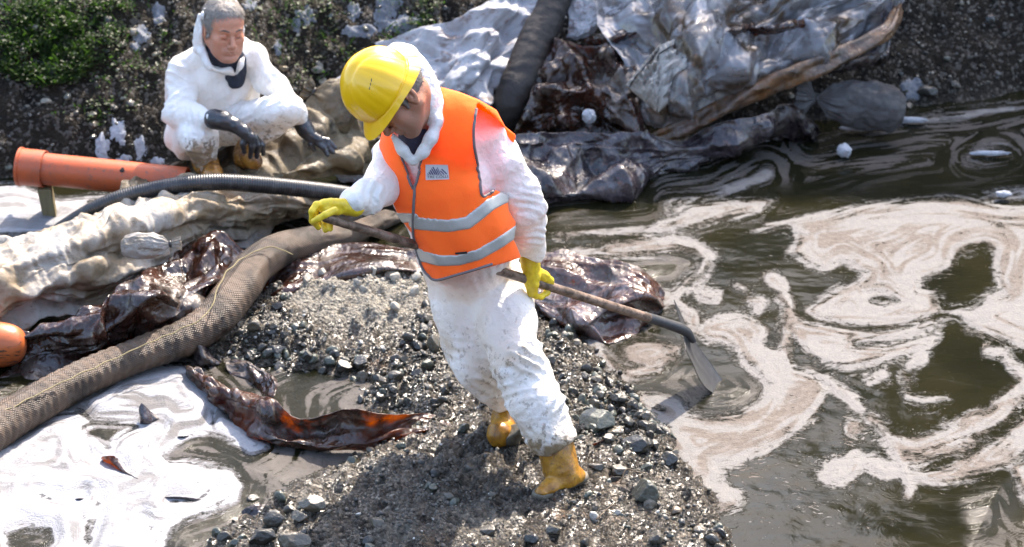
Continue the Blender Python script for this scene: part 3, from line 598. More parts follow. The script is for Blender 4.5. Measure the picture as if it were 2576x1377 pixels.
o = sheet("plastic_sheet", [[(190,805,.05),(300,740,.10),(380,668,.13),(450,622,.16),(520,600,.15),(600,618,.12),(660,640,.10)],
  [(140,830,.08),(260,790,.14),(380,740,.19),(470,690,.20),(560,680,.2),(620,690,.12),(660,705,.08)],
  [(50,848,.14),(200,832,.16),(300,812,.19),(386,738,.32),(420,770,.18),(520,750,.16),(600,745,.08)],
  [(-60,930,.0),(60,900,.04),(190,880,.06),(300,860,.10),(395,830,.10),(500,800,.08),(570,785,.04)],
  [(-60,1010,-.02),(60,985,-.01),(200,930,-.01),(300,895,.0),(400,865,.0),(500,835,.0),(560,825,.0)]],
  M_BROWN, nu=240, nv=150, wr=((.075, .34, .30, 33, 't'), (.018, .12, .14, 35, 't')), thick=.003)
tag(o, "glossy dark brown plastic sheet crumpled behind the netted boom", "plastic sheet")
o = sheet("plastic_sheet", [[(620,742,.0),(700,650,.09),(800,622,.11),(920,610,.12),(1060,628,.1),(1220,650,.08)],
  [(640,747,.03),(720,690,.10),(820,664,.13),(940,648,.13),(1060,655,.13),(1220,680,.1)],
  [(655,750,.05),(730,733,.08),(830,704,.11),(920,688,.14),(1000,680,.15),(1070,690,.13),(1220,720,.08)],
  [(650,755,.01),(735,748,.02),(830,722,.03),(920,700,.05),(1000,692,.06),(1070,700,.06),(1220,730,.04)]],
  M_BROWN, nu=200, nv=80, wr=((.022, .60, .11, 43, 't'), (.020, .22, .15, 45, 't')), thick=.003)
tag(o, "wet brown plastic sheet with a rolled edge above the pale gravel mound", "plastic sheet")
o = sheet("plastic_sheet", [[(455,918,.03),(560,962,.05),(640,985,.06),(690,1000,.15),(760,1055,.10),(880,1030,.17),(1000,1042,.12),(1100,1038,.07),(1150,1075,.05)],
  [(462,925,.06),(540,982,.06),(600,1008,.10),(660,1030,.13),(740,1082,.03),(850,1078,.08),(960,1072,.08),(1060,1062,.07),(1135,1090,.06)],
  [(463,930,.02),(532,1000,.02),(590,1040,.02),(650,1085,.05),(740,1112,.04),(820,1122,.04),(920,1117,.05),(1010,1096,.06),(1100,1078,.06)],
  [(470,942,-.01),(540,1022,-.01),(600,1062,-.01),(660,1108,-.01),(740,1132,-.01),(820,1141,-.01),(920,1135,0),(1010,1114,.01),(1085,1090,.03)]],
  mat_oily("amber_brown_plastic", (.050, .020, .011), (.75, .31, .07), .65, .12, .2), nu=230, nv=80, wr=((.028, .22, .12, 53, 't'), (.012, .08, .05, 55, 't')), thick=.003)
tag(o, "translucent amber brown plastic sheet twisted between white foam and gravel", "plastic sheet")
o = sheet("plastic_sheet", [[(560,905,.02),(600,900,.03),(640,915,.04),(690,940,.05),(700,965,.06)], [(560,925,.01),(610,930,.02),(650,945,.03),(680,970,.04),(690,1000,.06)], [(575,950,-.01),(610,960,-.01),(640,975,-.01),(660,1000,.0),(670,1020,.0)]],
  M_BROWN, nu=70, nv=40, wr=((.018, .08, .06, 63, CR),), thick=.003); tag(o, "small wet brown plastic flap half sunk in the grey inlet", "plastic sheet")
o = sheet("plastic_sheet", [[(482,905,.0),(486,880,.06),(500,868,.09),(520,872,.06)], [(488,918,.0),(505,915,.02),(520,905,.04),(535,895,.03)], [(492,925,-.01),(520,925,-.01),(545,920,.0),(560,912,.0)]],
  M_DARK, nu=40, nv=30, wr=((.012, .06, .06, 64, CR),), thick=.003); tag(o, "dark pointed plastic scrap poking out below the middle of the netted boom", "plastic sheet")
o = sheet("plastic_sheet", [[(1320,640,.05),(1400,634,.07),(1480,640,.08),(1540,655,.07),(1600,682,.06),(1664,722,.03)],
  [(1320,690,.07),(1420,678,.10),(1520,690,.10),(1600,712,.12),(1655,735,.10),(1680,752,.0)],
  [(1320,740,.05),(1420,740,.08),(1500,760,.08),(1560,762,.12),(1615,772,.07),(1662,785,-.01)],
  [(1345,768,.04),(1420,798,.05),(1480,815,.08),(1540,795,.05),(1600,805,.03),(1625,812,-.01)],
  [(1360,790,.02),(1430,828,.01),(1500,858,.0),(1540,870,.0),(1595,852,-.01),(1606,822,-.01)]],
  mat_oily("rusty_wet_plastic", (.050, .021, .014), (.60, .24, .06), .5, .12, .35), nu=190, nv=120, wr=((.022, .60, .11, 73, 't'), (.026, .24, .16, 75, 't'), (.004, .09, .06, 79, 't')), thick=.003)
tag(o, "rust brown plastic sheet floating beside the worker's thigh, under the shovel handle", "plastic sheet")
o = sheet("plastic_sheet", [[(1225,330,.22),(1330,325,.24),(1450,325,.22),(1600,330,.2),(1700,340,.15),(1850,300,.2),(1990,262,.22),(2070,330,.05)],
  [(1225,380,.15),(1330,370,.16),(1450,370,.14),(1600,375,.12),(1750,370,.1),(1880,340,.12),(1980,305,.13),(2055,345,.0)],
  [(1225,440,.11),(1330,430,.11),(1450,420,.09),(1580,410,.07),(1700,396,.06),(1850,368,.04),(1960,340,.03),(2045,352,-.02)],
  [(1225,500,.06),(1330,498,.06),(1450,484,.06),(1560,458,.04),(1680,428,.02),(1810,395,.01),(1950,360,-.01),(2040,360,-.02)],
  [(1225,535,.0),(1340,530,.0),(1460,512,-.01),(1570,480,-.01),(1690,445,-.02),(1820,405,-.02),(1950,368,-.03),(2040,364,-.03)]],
  M_DARK, nu=260, nv=120, wr=((.055, .40, .20, 83, 't'), (.026, .16, .12, 85, 't'), (.007, .07, .06, 89, 't')), thick=.003)
tag(o, "dark purplish plastic sheet crumpled at the far edge of the shaded water", "plastic sheet")
o = sheet("plastic_film", [[(1470,-60,.63),(1600,-60,.64),(1800,-60,.64),(2000,-60,.64),(2260,-60,.62),(2310,-50,.5)],
  [(1500,60,.50),(1620,40,.54),(1750,60,.57),(1900,60,.52),(2100,20,.54),(2272,5,.52)],
  [(1560,150,.40),(1630,150,.40),(1720,180,.42),(1880,150,.44),(2060,80,.47),(2262,55,.44)],
  [(1600,230,.28),(1640,250,.28),(1700,260,.30),(1860,205,.35),(2060,135,.40),(2240,105,.36)],
  [(1620,310,.16),(1650,325,.15),(1690,318,.18),(1860,236,.27),(2060,158,.34),(2225,122,.31)]],
  M_FILM, nu=260, nv=170, wr=((.075, .36, .40, 93, 't'), (.034, .16, .18, 95, 't'), (.012, .07, .07, 98, 't')), thick=.003)
tag(o, "large milky plastic film spread up the shaded bank at upper right", "plastic film")
def fold(s, a): return .012*np.sin(a*3+s*9)+.016*noise(s*7, a*1.1, 0, 102)
o = tube([PZ(1630,352,.10), PZ(1700,325,.13), PZ(1780,288,.18), PZ(1880,232,.27), PZ(2000,185,.34), PZ(2120,140,.38), PZ(2230,80,.45), PZ(2262,20,.5)], [.012,.03,.042,.045,.042,.036,.03,.016], mat_oily("brown_folded_plastic", (.10, .05, .022), (.35, .14, .03), .2, .25, .25), "plastic_roll", rings=120, seg=26, fn=fold)
tag(o, "long rolled brown plastic fold curving along the lower edge of the milky film", "plastic roll")
o = sheet("plastic_sheet", [[(2215,30,.5),(2262,-20,.55),(2300,-30,.5)], [(2205,110,.36),(2232,100,.40),(2250,60,.38)], [(2120,170,.28),(2190,150,.32),(2240,135,.3)], [(2060,192,.2),(2150,176,.24),(2228,165,.22)]], M_DARK, nu=60, nv=90, wr=((.03, .12, .12, 103, CR), (.012, .05, .2, 104, 'r')), thick=.003)
tag(o, "dark bluish plastic flap hanging from the right end of the milky film", "plastic sheet")
o = sheet("plastic_sheet", [[(1400,95,.42),(1480,100,.44),(1590,120,.43)], [(1350,180,.33),(1450,185,.35),(1610,200,.35)], [(1315,265,.22),(1440,275,.23),(1625,290,.22)], [(1290,335,.10),(1440,345,.11),(1650,350,.09)], [(1285,365,.03),(1440,372,.04),(1650,370,.03)]], M_BROWN, nu=150, nv=130, wr=((.075, .22, .22, 123, 't'), (.030, .09, .10, 125, 't'), (.008, .05, .05, 126, 't')), thick=.003)
tag(o, "crumpled dark brown plastic sheet between the dark tube and the pale grey sack", "plastic sheet")
for k, (u, v, z, w_, h_) in enumerate([(1560, 75, .44, 90, 22), (1540, 120, .36, 70, 16), (1840, 70, .52, 60, 14), (1960, 60, .52, 80, 16)]):
    o = sheet("plastic_scrap", [[(u-w_, v+h_, z-.02), (u-w_*.3, v+h_*.2, z+.03), (u+w_*.4, v-h_*.6, z+.04), (u+w_, v-h_, z)], [(u-w_, v+h_*1.4, z-.04), (u-w_*.3, v+h_, z+.02), (u+w_*.4, v+h_*.3, z+.05), (u+w_, v, z-.02)], [(u-w_*.8, v+h_*2, z-.06), (u-w_*.2, v+h_*1.8, z-.02), (u+w_*.4, v+h_, z), (u+w_*.9, v+h_*.6, z-.04)]], M_BROWN, nu=50, nv=26, wr=((.03, .1, .1, 120+k, CR),), thick=.003)
    tag(o, ["brown plastic strip lying left of the pale sack's top", "brown torn plastic strip just above the pale grey sack", "short brown scrap on top of the milky film left of its centre", "brown wrinkled scrap on the milky film near its upper middle"][k], "plastic scrap")
o = sheet("tarpaulin", [[(930,110,.42),(1040,70,.48),(1140,48,.52),(1230,-5,.58),(1330,-50,.62),(1410,-50,.6)],
  [(950,165,.35),(1050,125,.42),(1150,110,.45),(1230,80,.47),(1310,50,.48),(1385,30,.48)],
  [(980,230,.25),(1060,200,.32),(1150,190,.35),(1220,170,.36),(1290,145,.36),(1350,130,.34)],
  [(1000,310,.12),(1080,290,.18),(1160,280,.2),(1220,275,.18),(1260,265,.16),(1300,245,.13)]],
  M_SNOWY, nu=150, nv=120, wr=((.030, .20, .16, 113, 'f'), (.050, .22, .14, 115, 't'), (.012, .06, .06, 119, 't')), thick=.006)
tag(o, "foam covered white tarpaulin on the bank left of the dark tube", "tarpaulin")
o = sheet("foam_patch", [[(1420,-50,.58),(1500,-50,.6),(1640,-50,.6)], [(1425,30,.49),(1500,20,.52),(1590,10,.54)], [(1425,75,.42),(1470,70,.45),(1520,60,.46)], [(1430,100,.37),(1450,100,.39),(1480,90,.4)]], M_SNOWY, nu=70, nv=60, wr=((.04, .12, .12, 133, 'f'), (.012, .04, .04, 134, 'r')), thick=.01)
tag(o, "white foam patch on the bank just right of the dark tube", "foam")
# ------------------------------------------------------------------ sacks
def sack(u, v, z, ru, rv, tilt, neck, mat, label, seed, tuft=1.0):
    c = PZ(u, v, z); s = px(c); a, b = ru*s, rv*s; L = math.radians(tilt)
    ex = math.cos(L)*VR + math.sin(L)*VU; ey = -math.sin(L)*VR + math.cos(L)*VU     # neck along +ey
    ez = np.cross(ex, ey)
    nth, nph = 120, 110; ph = np.linspace(0, 1, nph)[:, None]; th = np.linspace(0, 2*math.pi, nth, endpoint=False)[None]
    t = ph*1.0
    prof = np.where(t < .74, np.sin(np.clip(t/.74, 0, 1)*math.pi)**.55*(1-.18*t), 0)
    r = np.interp(ph[:, 0], [0, .05, .15, .35, .55, .68, .75, .79, .84, .92, 1.0], [.02, .5, .82, 1.0, .92, .62, .24, .15, .24, .40*tuft, .50*tuft])[:, None]
    yy = np.interp(ph[:, 0], [0, .05, .15, .35, .55, .68, .75, .79, .84, .92, 1.0], [-1, -.97, -.82, -.35, .15, .48, .66, .74, .82, .95, 1.06+.2*neck])[:, None]
    nk = sstep(.55, .76, ph); pleat = nk*(.16*np.sin(th*9+3*noise(th*1.5, 0*th, seed))+.10*np.sin(th*17+seed))
    wob = .10*tri3(np.cos(th)*1.6+0*ph, np.sin(th)*1.6+0*ph, ph*4.5, seed+1)+.08*fbm(np.cos(th)*1.3+0*ph, np.sin(th)*1.3+0*ph, ph*4+seed, 3, seed)+.035*ridged(np.cos(th)*4+0*ph, np.sin(th)*4+0*ph, ph*12, 2, seed+3)
    R = r*(1+pleat+wob*(1-.2*nk))
    V = c+(R*np.cos(th))[..., None]*ex*a+(yy+.04*wob+0*th)[..., None]*ey*b+(R*np.sin(th)*.62)[..., None]*ez*min(a, b)
    Vv = V.reshape(-1, 3); Fc = grid_faces(nph, nth, True)
    N = vnormals(Vv, Fc)
    if ((Vv-c)*N).sum(1).mean() < 0: Fc = Fc[:, ::-1]
    o = mobj("sack", Vv, Fc, mat, attrs={"tuv": np.stack([Vv[:, 0], Vv[:, 2], 0*Vv[:, 0]], 1)}); tag(o, label, "sack")
    nb = np.array([c+(ey*b*.74)+(.17*math.cos(q))*ex*a+(.11*math.sin(q))*ez*min(a, b) for q in np.linspace(0, 2*math.pi, 13)])
    tube(nb, [.006]*13, M_BLK, "tie", parent=o, rings=40, seg=8, caps=False)
    return o
mb = M("black_rubber"); n_ = mb.noise(mb.pos(), 20, 5, .7); mb.P(Base_Color=mb.mix(mb.ss(n_, .45, .7), (.012, .012, .013), (.045, .042, .040)), Roughness=mb.fmix(n_, .2, .6), Specular_IOR_Level=.6); mb.bump(n_, .003, .5); M_BLK = mb.m
def pillow(corners, thick, mat, label, seed, n=90):
    C = [PZ(*c) for c in corners]; q = np.linspace(-1, 1, n); S, T = np.meshgrid(q, q); a, b = (S+1)/2, (T+1)/2
    B = (C[0]*((1-a)*(1-b))[..., None]+C[1]*(a*(1-b))[..., None]+C[2]*(a*b)[..., None]+C[3]*((1-a)*b)[..., None])
    nrm = np.cross(C[1]-C[0], C[3]-C[0]); nrm /= np.linalg.norm(nrm); nrm = nrm if nrm@VT > 0 else -nrm
    bul = ((1-S**4)*(1-T**4))**.5; cr = tri3(S*2.2, T*2.2, 0, seed, 5); cr2 = tri3(S*6, T*6, 0, seed+1, 5); pl = np.exp(-((T+1)/.5)**2)*np.abs(np.sin(S*14+2*noise(S*2, T*2, 0, seed)))
    top = B+((bul*(1+.0*S)*thick+(cr*.022+cr2*.007)*bul+.012*pl))[..., None]*nrm; bot = B-(bul*thick*.8)[..., None]*nrm
    V = np.vstack([top.reshape(-1, 3), bot.reshape(-1, 3)]); F1 = grid_faces(n, n); N = vnormals(top.reshape(-1, 3), F1)
    if (N@nrm).mean() < 0: F1 = F1[:, ::-1]
    o = mobj("sack", V, np.vstack([F1, F1[:, ::-1]+n*n]), mat, attrs={"tuv": np.stack([V[:, 0], V[:, 2], 0*V[:, 0]], 1)}); tag(o, label, "sack")
    e = top[n//8][::3]+nrm*.004; tube(e, [.0035]*len(e), M_BLK, "stitching", parent=o, rings=90, seg=6); return o
pillow([(1668,92,.50),(1768,88,.50),(1752,205,.36),(1640,292,.24)] if False else [(1655,118,.50),(1748,72,.54),(1772,182,.40),(1655,285,.27)], .055, M_SACK, "pale grey sack slumped on the milky film, its stitched mouth at the top", 5)
pillow([(1572,216,.36),(1660,112,.49),(1700,180,.42),(1652,282,.27)], .03, M_SACK, "flattened side sack, half hidden left of the pale grey sack", 6, 60)
sack(2150, 262, .17, 62, 130, 82, .5, M_SACKD, "dark grey tied sack lying at the water's edge, neck to the left", 8, 1.7)
sack(835, 262, .36, 75, 75, 60, .1, M_TAN, "stained brown sack heaped between the crouching man and the helmet", 12, .8)
sack(375, 618, .30, 32, 72, -86, .3, M_GEO, "small off-white tied bag lying on the middle of the long white geotextile", 15, .9)
# ------------------------------------------------------------------ tubes
mt = M("dark_netted_tube"); nt = mt.noise(mt.pos(), 12, 6, .65); mt.P(Base_Color=mt.mix(nt, (.006, .0045, .004), (.024, .017, .013)), Roughness=.65); mt.bump(mt.noise(mt.pos(), 70, 4), .006, .6)
o = tube([PZ(1425, -60, .62), PZ(1385, 30, .50), PZ(1345, 110, .40), PZ(1315, 190, .30), PZ(1285, 260, .20), PZ(1262, 320, .08)], [.062, .070, .075, .078, .074, .06], mt.m, "dark_tube", rings=100, seg=32, fn=lambda s, a: .008*fbm(s*6, a*.8, 0, 3, 140)+.004*ridged(s*20, a*.6, 0, 2, 141)); tag(o, "thick dark absorbent tube lying straight down the shaded bank", "tube")
# netted boom: fine diamond net as relief on a real sagging sausage
m = M("netted_boom"); tu = m.attr("tuv", True); s_, a_, r_ = m.sep(tu)
u1 = m.ma('ADD', m.ma('MULTIPLY', s_, 260.0), m.ma('MULTIPLY', a_, 22.0)); u2 = m.ma('SUBTRACT', m.ma('MULTIPLY', s_, 260.0), m.ma('MULTIPLY', a_, 22.0))
net = m.ma('MULTIPLY', m.ma('ABSOLUTE', m.ma('SINE', u1)), m.ma('ABSOLUTE', m.ma('SINE', u2)))
pn = m.noise(m.pos(), 6, 5, .65); pn2 = m.noise(m.pos(), 24, 5, .7)
top = m.sep(m.n("ShaderNodeNewGeometry").outputs["Normal"])[2]
c = m.mix(m.ss(pn, .38, .62), (.020, .012, .008), (.135, .088, .058)); c = m.mix(m.ma('MULTIPLY', m.ss(pn2, .50, .60), .6), c, m.mix(pn, (.018, .013, .010), (.155, .128, .105)))
c = m.mix(m.ss(net, .05, .35), m.mix(.5, c, (.02, .015, .01)), c)
m.P(Base_Color=c, Roughness=m.fmix(pn2, .36, .62), Specular_IOR_Level=.4); m.bump(m.ma('ADD', net, m.ma('MULTIPLY', pn2, 1.2)), .0035, .7); M_BOOM = m.m
o = tube([PZ(-140,1180,.07),PZ(-40,1100,.08),PZ(60,1035,.08),PZ(200,957,.08),PZ(350,893,.09),PZ(470,848,.10),PZ(545,795,.12),PZ(592,735,.15),PZ(640,672,.17),PZ(705,628,.17),PZ(790,605,.14),PZ(880,590,.09),PZ(950,560,.05),PZ(1010,535,.02)],
     [.078,.077,.074,.068,.066,.070,.078,.080,.076,.068,.058,.046,.040,.034], M_BOOM, "absorbent_boom", rings=420, seg=56,
     fn=lambda s, a: .006*fbm(s*5, np.cos(a)*1.2, np.sin(a)*1.2, 3, 150)+.0022*np.sin(s*150+2*noise(s*9, np.cos(a), np.sin(a), 152))*sstep(1.9, 1.2, s)+.0012*np.abs(np.sin(s*130+a*11))*np.abs(np.sin(s*130-a*11)))
tag(o, "fat brown netted absorbent boom winding from lower left behind the worker", "boom")
# seam cord along the boom
BP = catmull([PZ(-40,1060,.15),PZ(60,1010,.15),PZ(150,965,.15),PZ(260,915,.155),PZ(370,865,.165),PZ(440,835,.175),PZ(520,790,.20),PZ(560,700,.24),PZ(610,650,.25),PZ(680,622,.252),PZ(735,640,.22)], 90)
mcd = M("olive_cord"); mcd.P(Base_Color=(.20, .16, .07), Roughness=.7)
cord = tube(BP+np.stack([.003*np.sin(np.arange(90)), 0*np.arange(90), .002*np.cos(np.arange(90)*1.3)], 1), [.0025]*90, mcd.m, "cord", parent=o, rings=220, seg=6)
o = tube([PZ(110,606,.10),PZ(160,568,.17),PZ(240,522,.26),PZ(330,489,.31),PZ(450,466,.345),PZ(560,459,.35),PZ(700,469,.31),PZ(850,486,.25),PZ(960,505,.2),PZ(1060,530,.12)], [.023,.025,.028,.031,.034,.035,.035,.034,.032,.030], M_BLK, "suction_hose", rings=1500, seg=26,
     fn=lambda s, a: .0006*np.sin(s*620)+.0008*noise(s*14, a, 0, 7)); tag(o, "black ribbed suction hose arching over the left heap", "hose")
# orange pipe on its stake
mo = M("orange_pipe_plastic"); n1 = mo.noise(mo.pos(), 5, 6, .65); n2 = mo.noise(mo.pos(), 40, 5, .75)
c = mo.mix(mo.ss(n1, .4, .7), (.50, .10, .035), (.30, .085, .045)); c = mo.mix(mo.ma('MULTIPLY', mo.ss(n2, .56, .66), .7), c, (.13, .09, .07)); mo.P(Base_Color=c, Roughness=mo.fmix(n1, .3, .6), Specular_IOR_Level=.4); mo.bump(n2, .003, .5)
pipe = empty("drain_pipe", tuple(PY(240, 440, 12.92))); tag(pipe, "orange plastic drain pipe lying on a stake at far left", "pipe")
A, B = PY(96, 424, 12.97), PY(470, 462, 12.85); ax_ = (B-A)/np.linalg.norm(B-A)
def hollow(name, a, b, r, t, mat, parent):
    pts = [a, b, b, a]; d = (b-a)/np.linalg.norm(b-a); up = np.array([0, 0, 1.0]); n = np.cross(d, up); n /= np.linalg.norm(n); q = np.cross(n, d)
    th = np.linspace(0, 2*math.pi, 64, endpoint=False)[:, None]; ring = lambda c, r: c+r*(np.cos(th)*n+np.sin(th)*q)
    V = np.vstack([ring(a, r), ring(b, r), ring(b, r-t), ring(a, r-t)]); j = np.arange(64); k = (j+1) % 64
    Fc = np.vstack([np.stack([i*64+j, i*64+k, ((i+1) % 4)*64+k, ((i+1) % 4)*64+j], 1) for i in range(4)])
    ob = mobj(name, V, Fc, mat, parent, smooth=True); md = ob.modifiers.new("b", 'EDGE_SPLIT'); md.split_angle = .6; return ob
hollow("pipe_body", A, B, .068, .006, mo.m, pipe); hollow("socket", A-ax_*.075, A+ax_*.03, .078, .006, mo.m, pipe); hollow("socket_rim", A-ax_*.082, A-ax_*.070, .082, .008, mo.m, pipe)
mh = M("dark_hole"); mh.P(Base_Color=(.02, .012, .01), Roughness=.9)
hp = PY(373, 431-14, 12.86); 
mw = M("weathered_wood"); g = mw.noise(mw.map(mw.pos(), (18, 18, 2)), 3, 5, .6); mw.P(Base_Color=mw.mix(g, (.10, .08, .035), (.26, .21, .11)), Roughness=.8); mw.bump(g, .006, .7)
_r = np.array(ray(312, 430)); _pl = (A+B)/2; _t = _pl[1]/_r[1]; _c = np.array([0, 0, CAM_H])+_r*_t-np.array(VF)*.058; _th = np.linspace(0, 2*math.pi, 18, endpoint=False)
_k = A+ax_*((_c-A)@ax_); _n = (_c-_k)/np.linalg.norm(_c-_k); _q = np.cross(ax_, _n); _V = [_k+_n*.0695]+[_k+(.010*math.cos(q)*(1+.3*math.sin(3*q)))*ax_+(_n*math.cos(.012*math.sin(q)/.068)+_q*math.sin(.012*math.sin(q)/.068))*.0692 for q in _th]
mobj("punched_hole", np.array(_V), np.array([(0, 1+i, 1+(i+1) % 18) for i in range(18)]), mh.m, pipe, smooth=False)
a, b = PY(112, 470, 12.96), PZ(116, 562, -.05); V, Fq = box((a[0]-.026, a[1]-.03, b[2]), (a[0]+.030, a[1]+.03, a[2]))
V[:, 0] += (V[:, 2]-a[2])*-.12; V += .002*RNG.standard_normal(V.shape)
stake = mobj("wooden_stake", V, Fq, mw.m, smooth=False); md = stake.modifiers.new("b", 'BEVEL'); md.width = .004; md.segments = 2; tag(stake, "square wooden stake holding up the socket end of the orange pipe", "stake")
# orange float
mo2 = M("orange_float"); t1 = mo2.noise(mo2.map(mo2.obj(), (3, 3, 14)), 2.2, 6, .7, dist=1.5); mo2.P(Base_Color=mo2.mix(mo2.ss(t1, .56, .62), mo2.mix(mo2.noise(mo2.pos(), 9, 4), (.55, .13, .03), (.38, .09, .03)), (.05, .03, .02)), Roughness=.35, Specular_IOR_Level=.5); mo2.bump(t1, .003, .4)
c0 = PZ(-22, 868, .10); th = np.linspace(0, 2*math.pi, 64, endpoint=False)[None]; ph = np.linspace(0.001, math.pi-.001, 48)[:, None]
sx = np.sign(np.cos(ph))*np.abs(np.cos(ph))**.8*.135; rr = np.sin(ph)**.72*.088*(1+.012*np.exp(-(np.cos(ph)*6)**2))
V = np.stack([c0[0]+sx+0*th, c0[1]+rr*np.cos(th), c0[2]+rr*np.sin(th)], -1).reshape(-1, 3)
fl_ = mobj("float", V, grid_faces(48, 64, True), mo2.m); tag(fl_, "smooth orange boom float with black streaks at the left edge", "float")
sm = np.stack([c0+np.array([.012+.001*math.cos(q), .089*math.cos(q), .089*math.sin(q)]) for q in np.linspace(0, 2*math.pi, 40)]); tube(sm, [.0018]*40, mo2.m, "seam", parent=fl_, rings=80, seg=6, caps=False)
# ------------------------------------------------------------------ where a picture ray meets what is built so far
bpy.context.view_layer.update()
def bvh_of(objs):
    VV, FF, o0 = [], [], 0
    for ob in objs:
        me = ob.data; a = np.empty(len(me.vertices)*3, np.float32); me.vertices.foreach_get("co", a); a = a.reshape(-1, 3)
        n = len(me.polygons); lt = np.empty(n, np.int32); me.polygons.foreach_get("loop_total", lt); li = np.empty(len(me.loops), np.int32); me.loops.foreach_get("vertex_index", li)
        k = int(lt[0]); f = li.reshape(-1, k)
        VV.append(a); FF += (f+o0).tolist(); o0 += len(a)
    return BVHTree.FromPolygons(np.vstack(VV).tolist(), FF)
mask = (GX > -2.7) & (GX < 2.7) & (GY > 9.8) & (GY < 17)
gi = np.where((gx > -2.7) & (gx < 2.7))[0]; gj = np.where((gy > 9.8) & (gy < 17))[0]
SX, SY, SZ = GX[gj[0]:gj[-1]+1, gi[0]:gi[-1]+1], GY[gj[0]:gj[-1]+1, gi[0]:gi[-1]+1], GZ[gj[0]:gj[-1]+1, gi[0]:gi[-1]+1]
GBVH = BVHTree.FromPolygons(np.stack([SX, SY, SZ], -1).reshape(-1, 3).tolist(), grid_faces(*SX.shape).tolist())
def hit(u, v, bvh=None):
    d = Vector(ray(u, v)).normalized(); r = (bvh or GBVH).ray_cast(Vector((0, 0, CAM_H)), d)
    return r[0], r[1]
# ------------------------------------------------------------------ stones
ico_v = np.array([(a, b*1.618, 0) for a in (-1, 1) for b in (-1, 1)]); ico_v = np.vstack([ico_v, ico_v[:, [2, 0, 1]], ico_v[:, [1, 2, 0]]]).astype(float)
def hull_tris(v):
    d = np.linalg.norm(v[:, None]-v[None], axis=2); e = d < 2.01; T = []
    for i in range(12):
        for j in range(i+1, 12):
            for k in range(j+1, 12):
                if e[i, j] and e[j, k] and e[i, k]:
                    T.append((i, j, k) if np.dot(np.cross(v[j]-v[i], v[k]-v[i]), v[i]) > 0 else (i, k, j))
    return np.array(T)
ico_f = hull_tris(ico_v); ico_v /= np.linalg.norm(ico_v[0])
def subdiv(v, f):
    v = list(map(tuple, v)); c = {}; F2 = []
    def mid(a, b):
        k = (min(a, b), max(a, b))
        if k not in c: m_ = (np.array(v[a])+np.array(v[b])); m_ /= np.linalg.norm(m_); c[k] = len(v); v.append(tuple(m_))
        return c[k]
    for a, b, d in f:
        x, y, z = mid(a, b), mid(b, d), mid(d, a); F2 += [(a, x, z), (b, y, x), (d, z, y), (x, y, z)]
    return np.array(v), np.array(F2)
I1 = subdiv(ico_v, ico_f); I2 = subdiv(*I1); I3 = subdiv(*I2); I4 = subdiv(*I3)
def chunk(base, seed, planes=9, lo=.55, sc=(1, .8, .6), bumpy=.05):
    r = np.random.default_rng(seed); v = base[0].copy()
    for _ in range(planes):
        n = r.standard_normal(3); n /= np.linalg.norm(n); d = r.uniform(lo, .92); q = v@n-d; v -= np.where(q > 0, q, 0)[:, None]*n*.94
    v = v*(1+bumpy*fbm(v[:, 0]*2.5+seed, v[:, 1]*2.5, v[:, 2]*2.5, 4, seed)[:, None])
    return v*np.array(sc)
def rotm(r):
    q = r.standard_normal(4); q /= np.linalg.norm(q); return np.array(Matrix(Vector.__class__ and [[1-2*(q[2]**2+q[3]**2), 2*(q[1]*q[2]-q[3]*q[0]), 2*(q[1]*q[3]+q[2]*q[0])], [2*(q[1]*q[2]+q[3]*q[0]), 1-2*(q[1]**2+q[3]**2), 2*(q[2]*q[3]-q[1]*q[0])], [2*(q[1]*q[3]-q[2]*q[0]), 2*(q[2]*q[3]+q[1]*q[0]), 1-2*(q[1]**2+q[2]**2)]]))
M_ST = mat_stone()
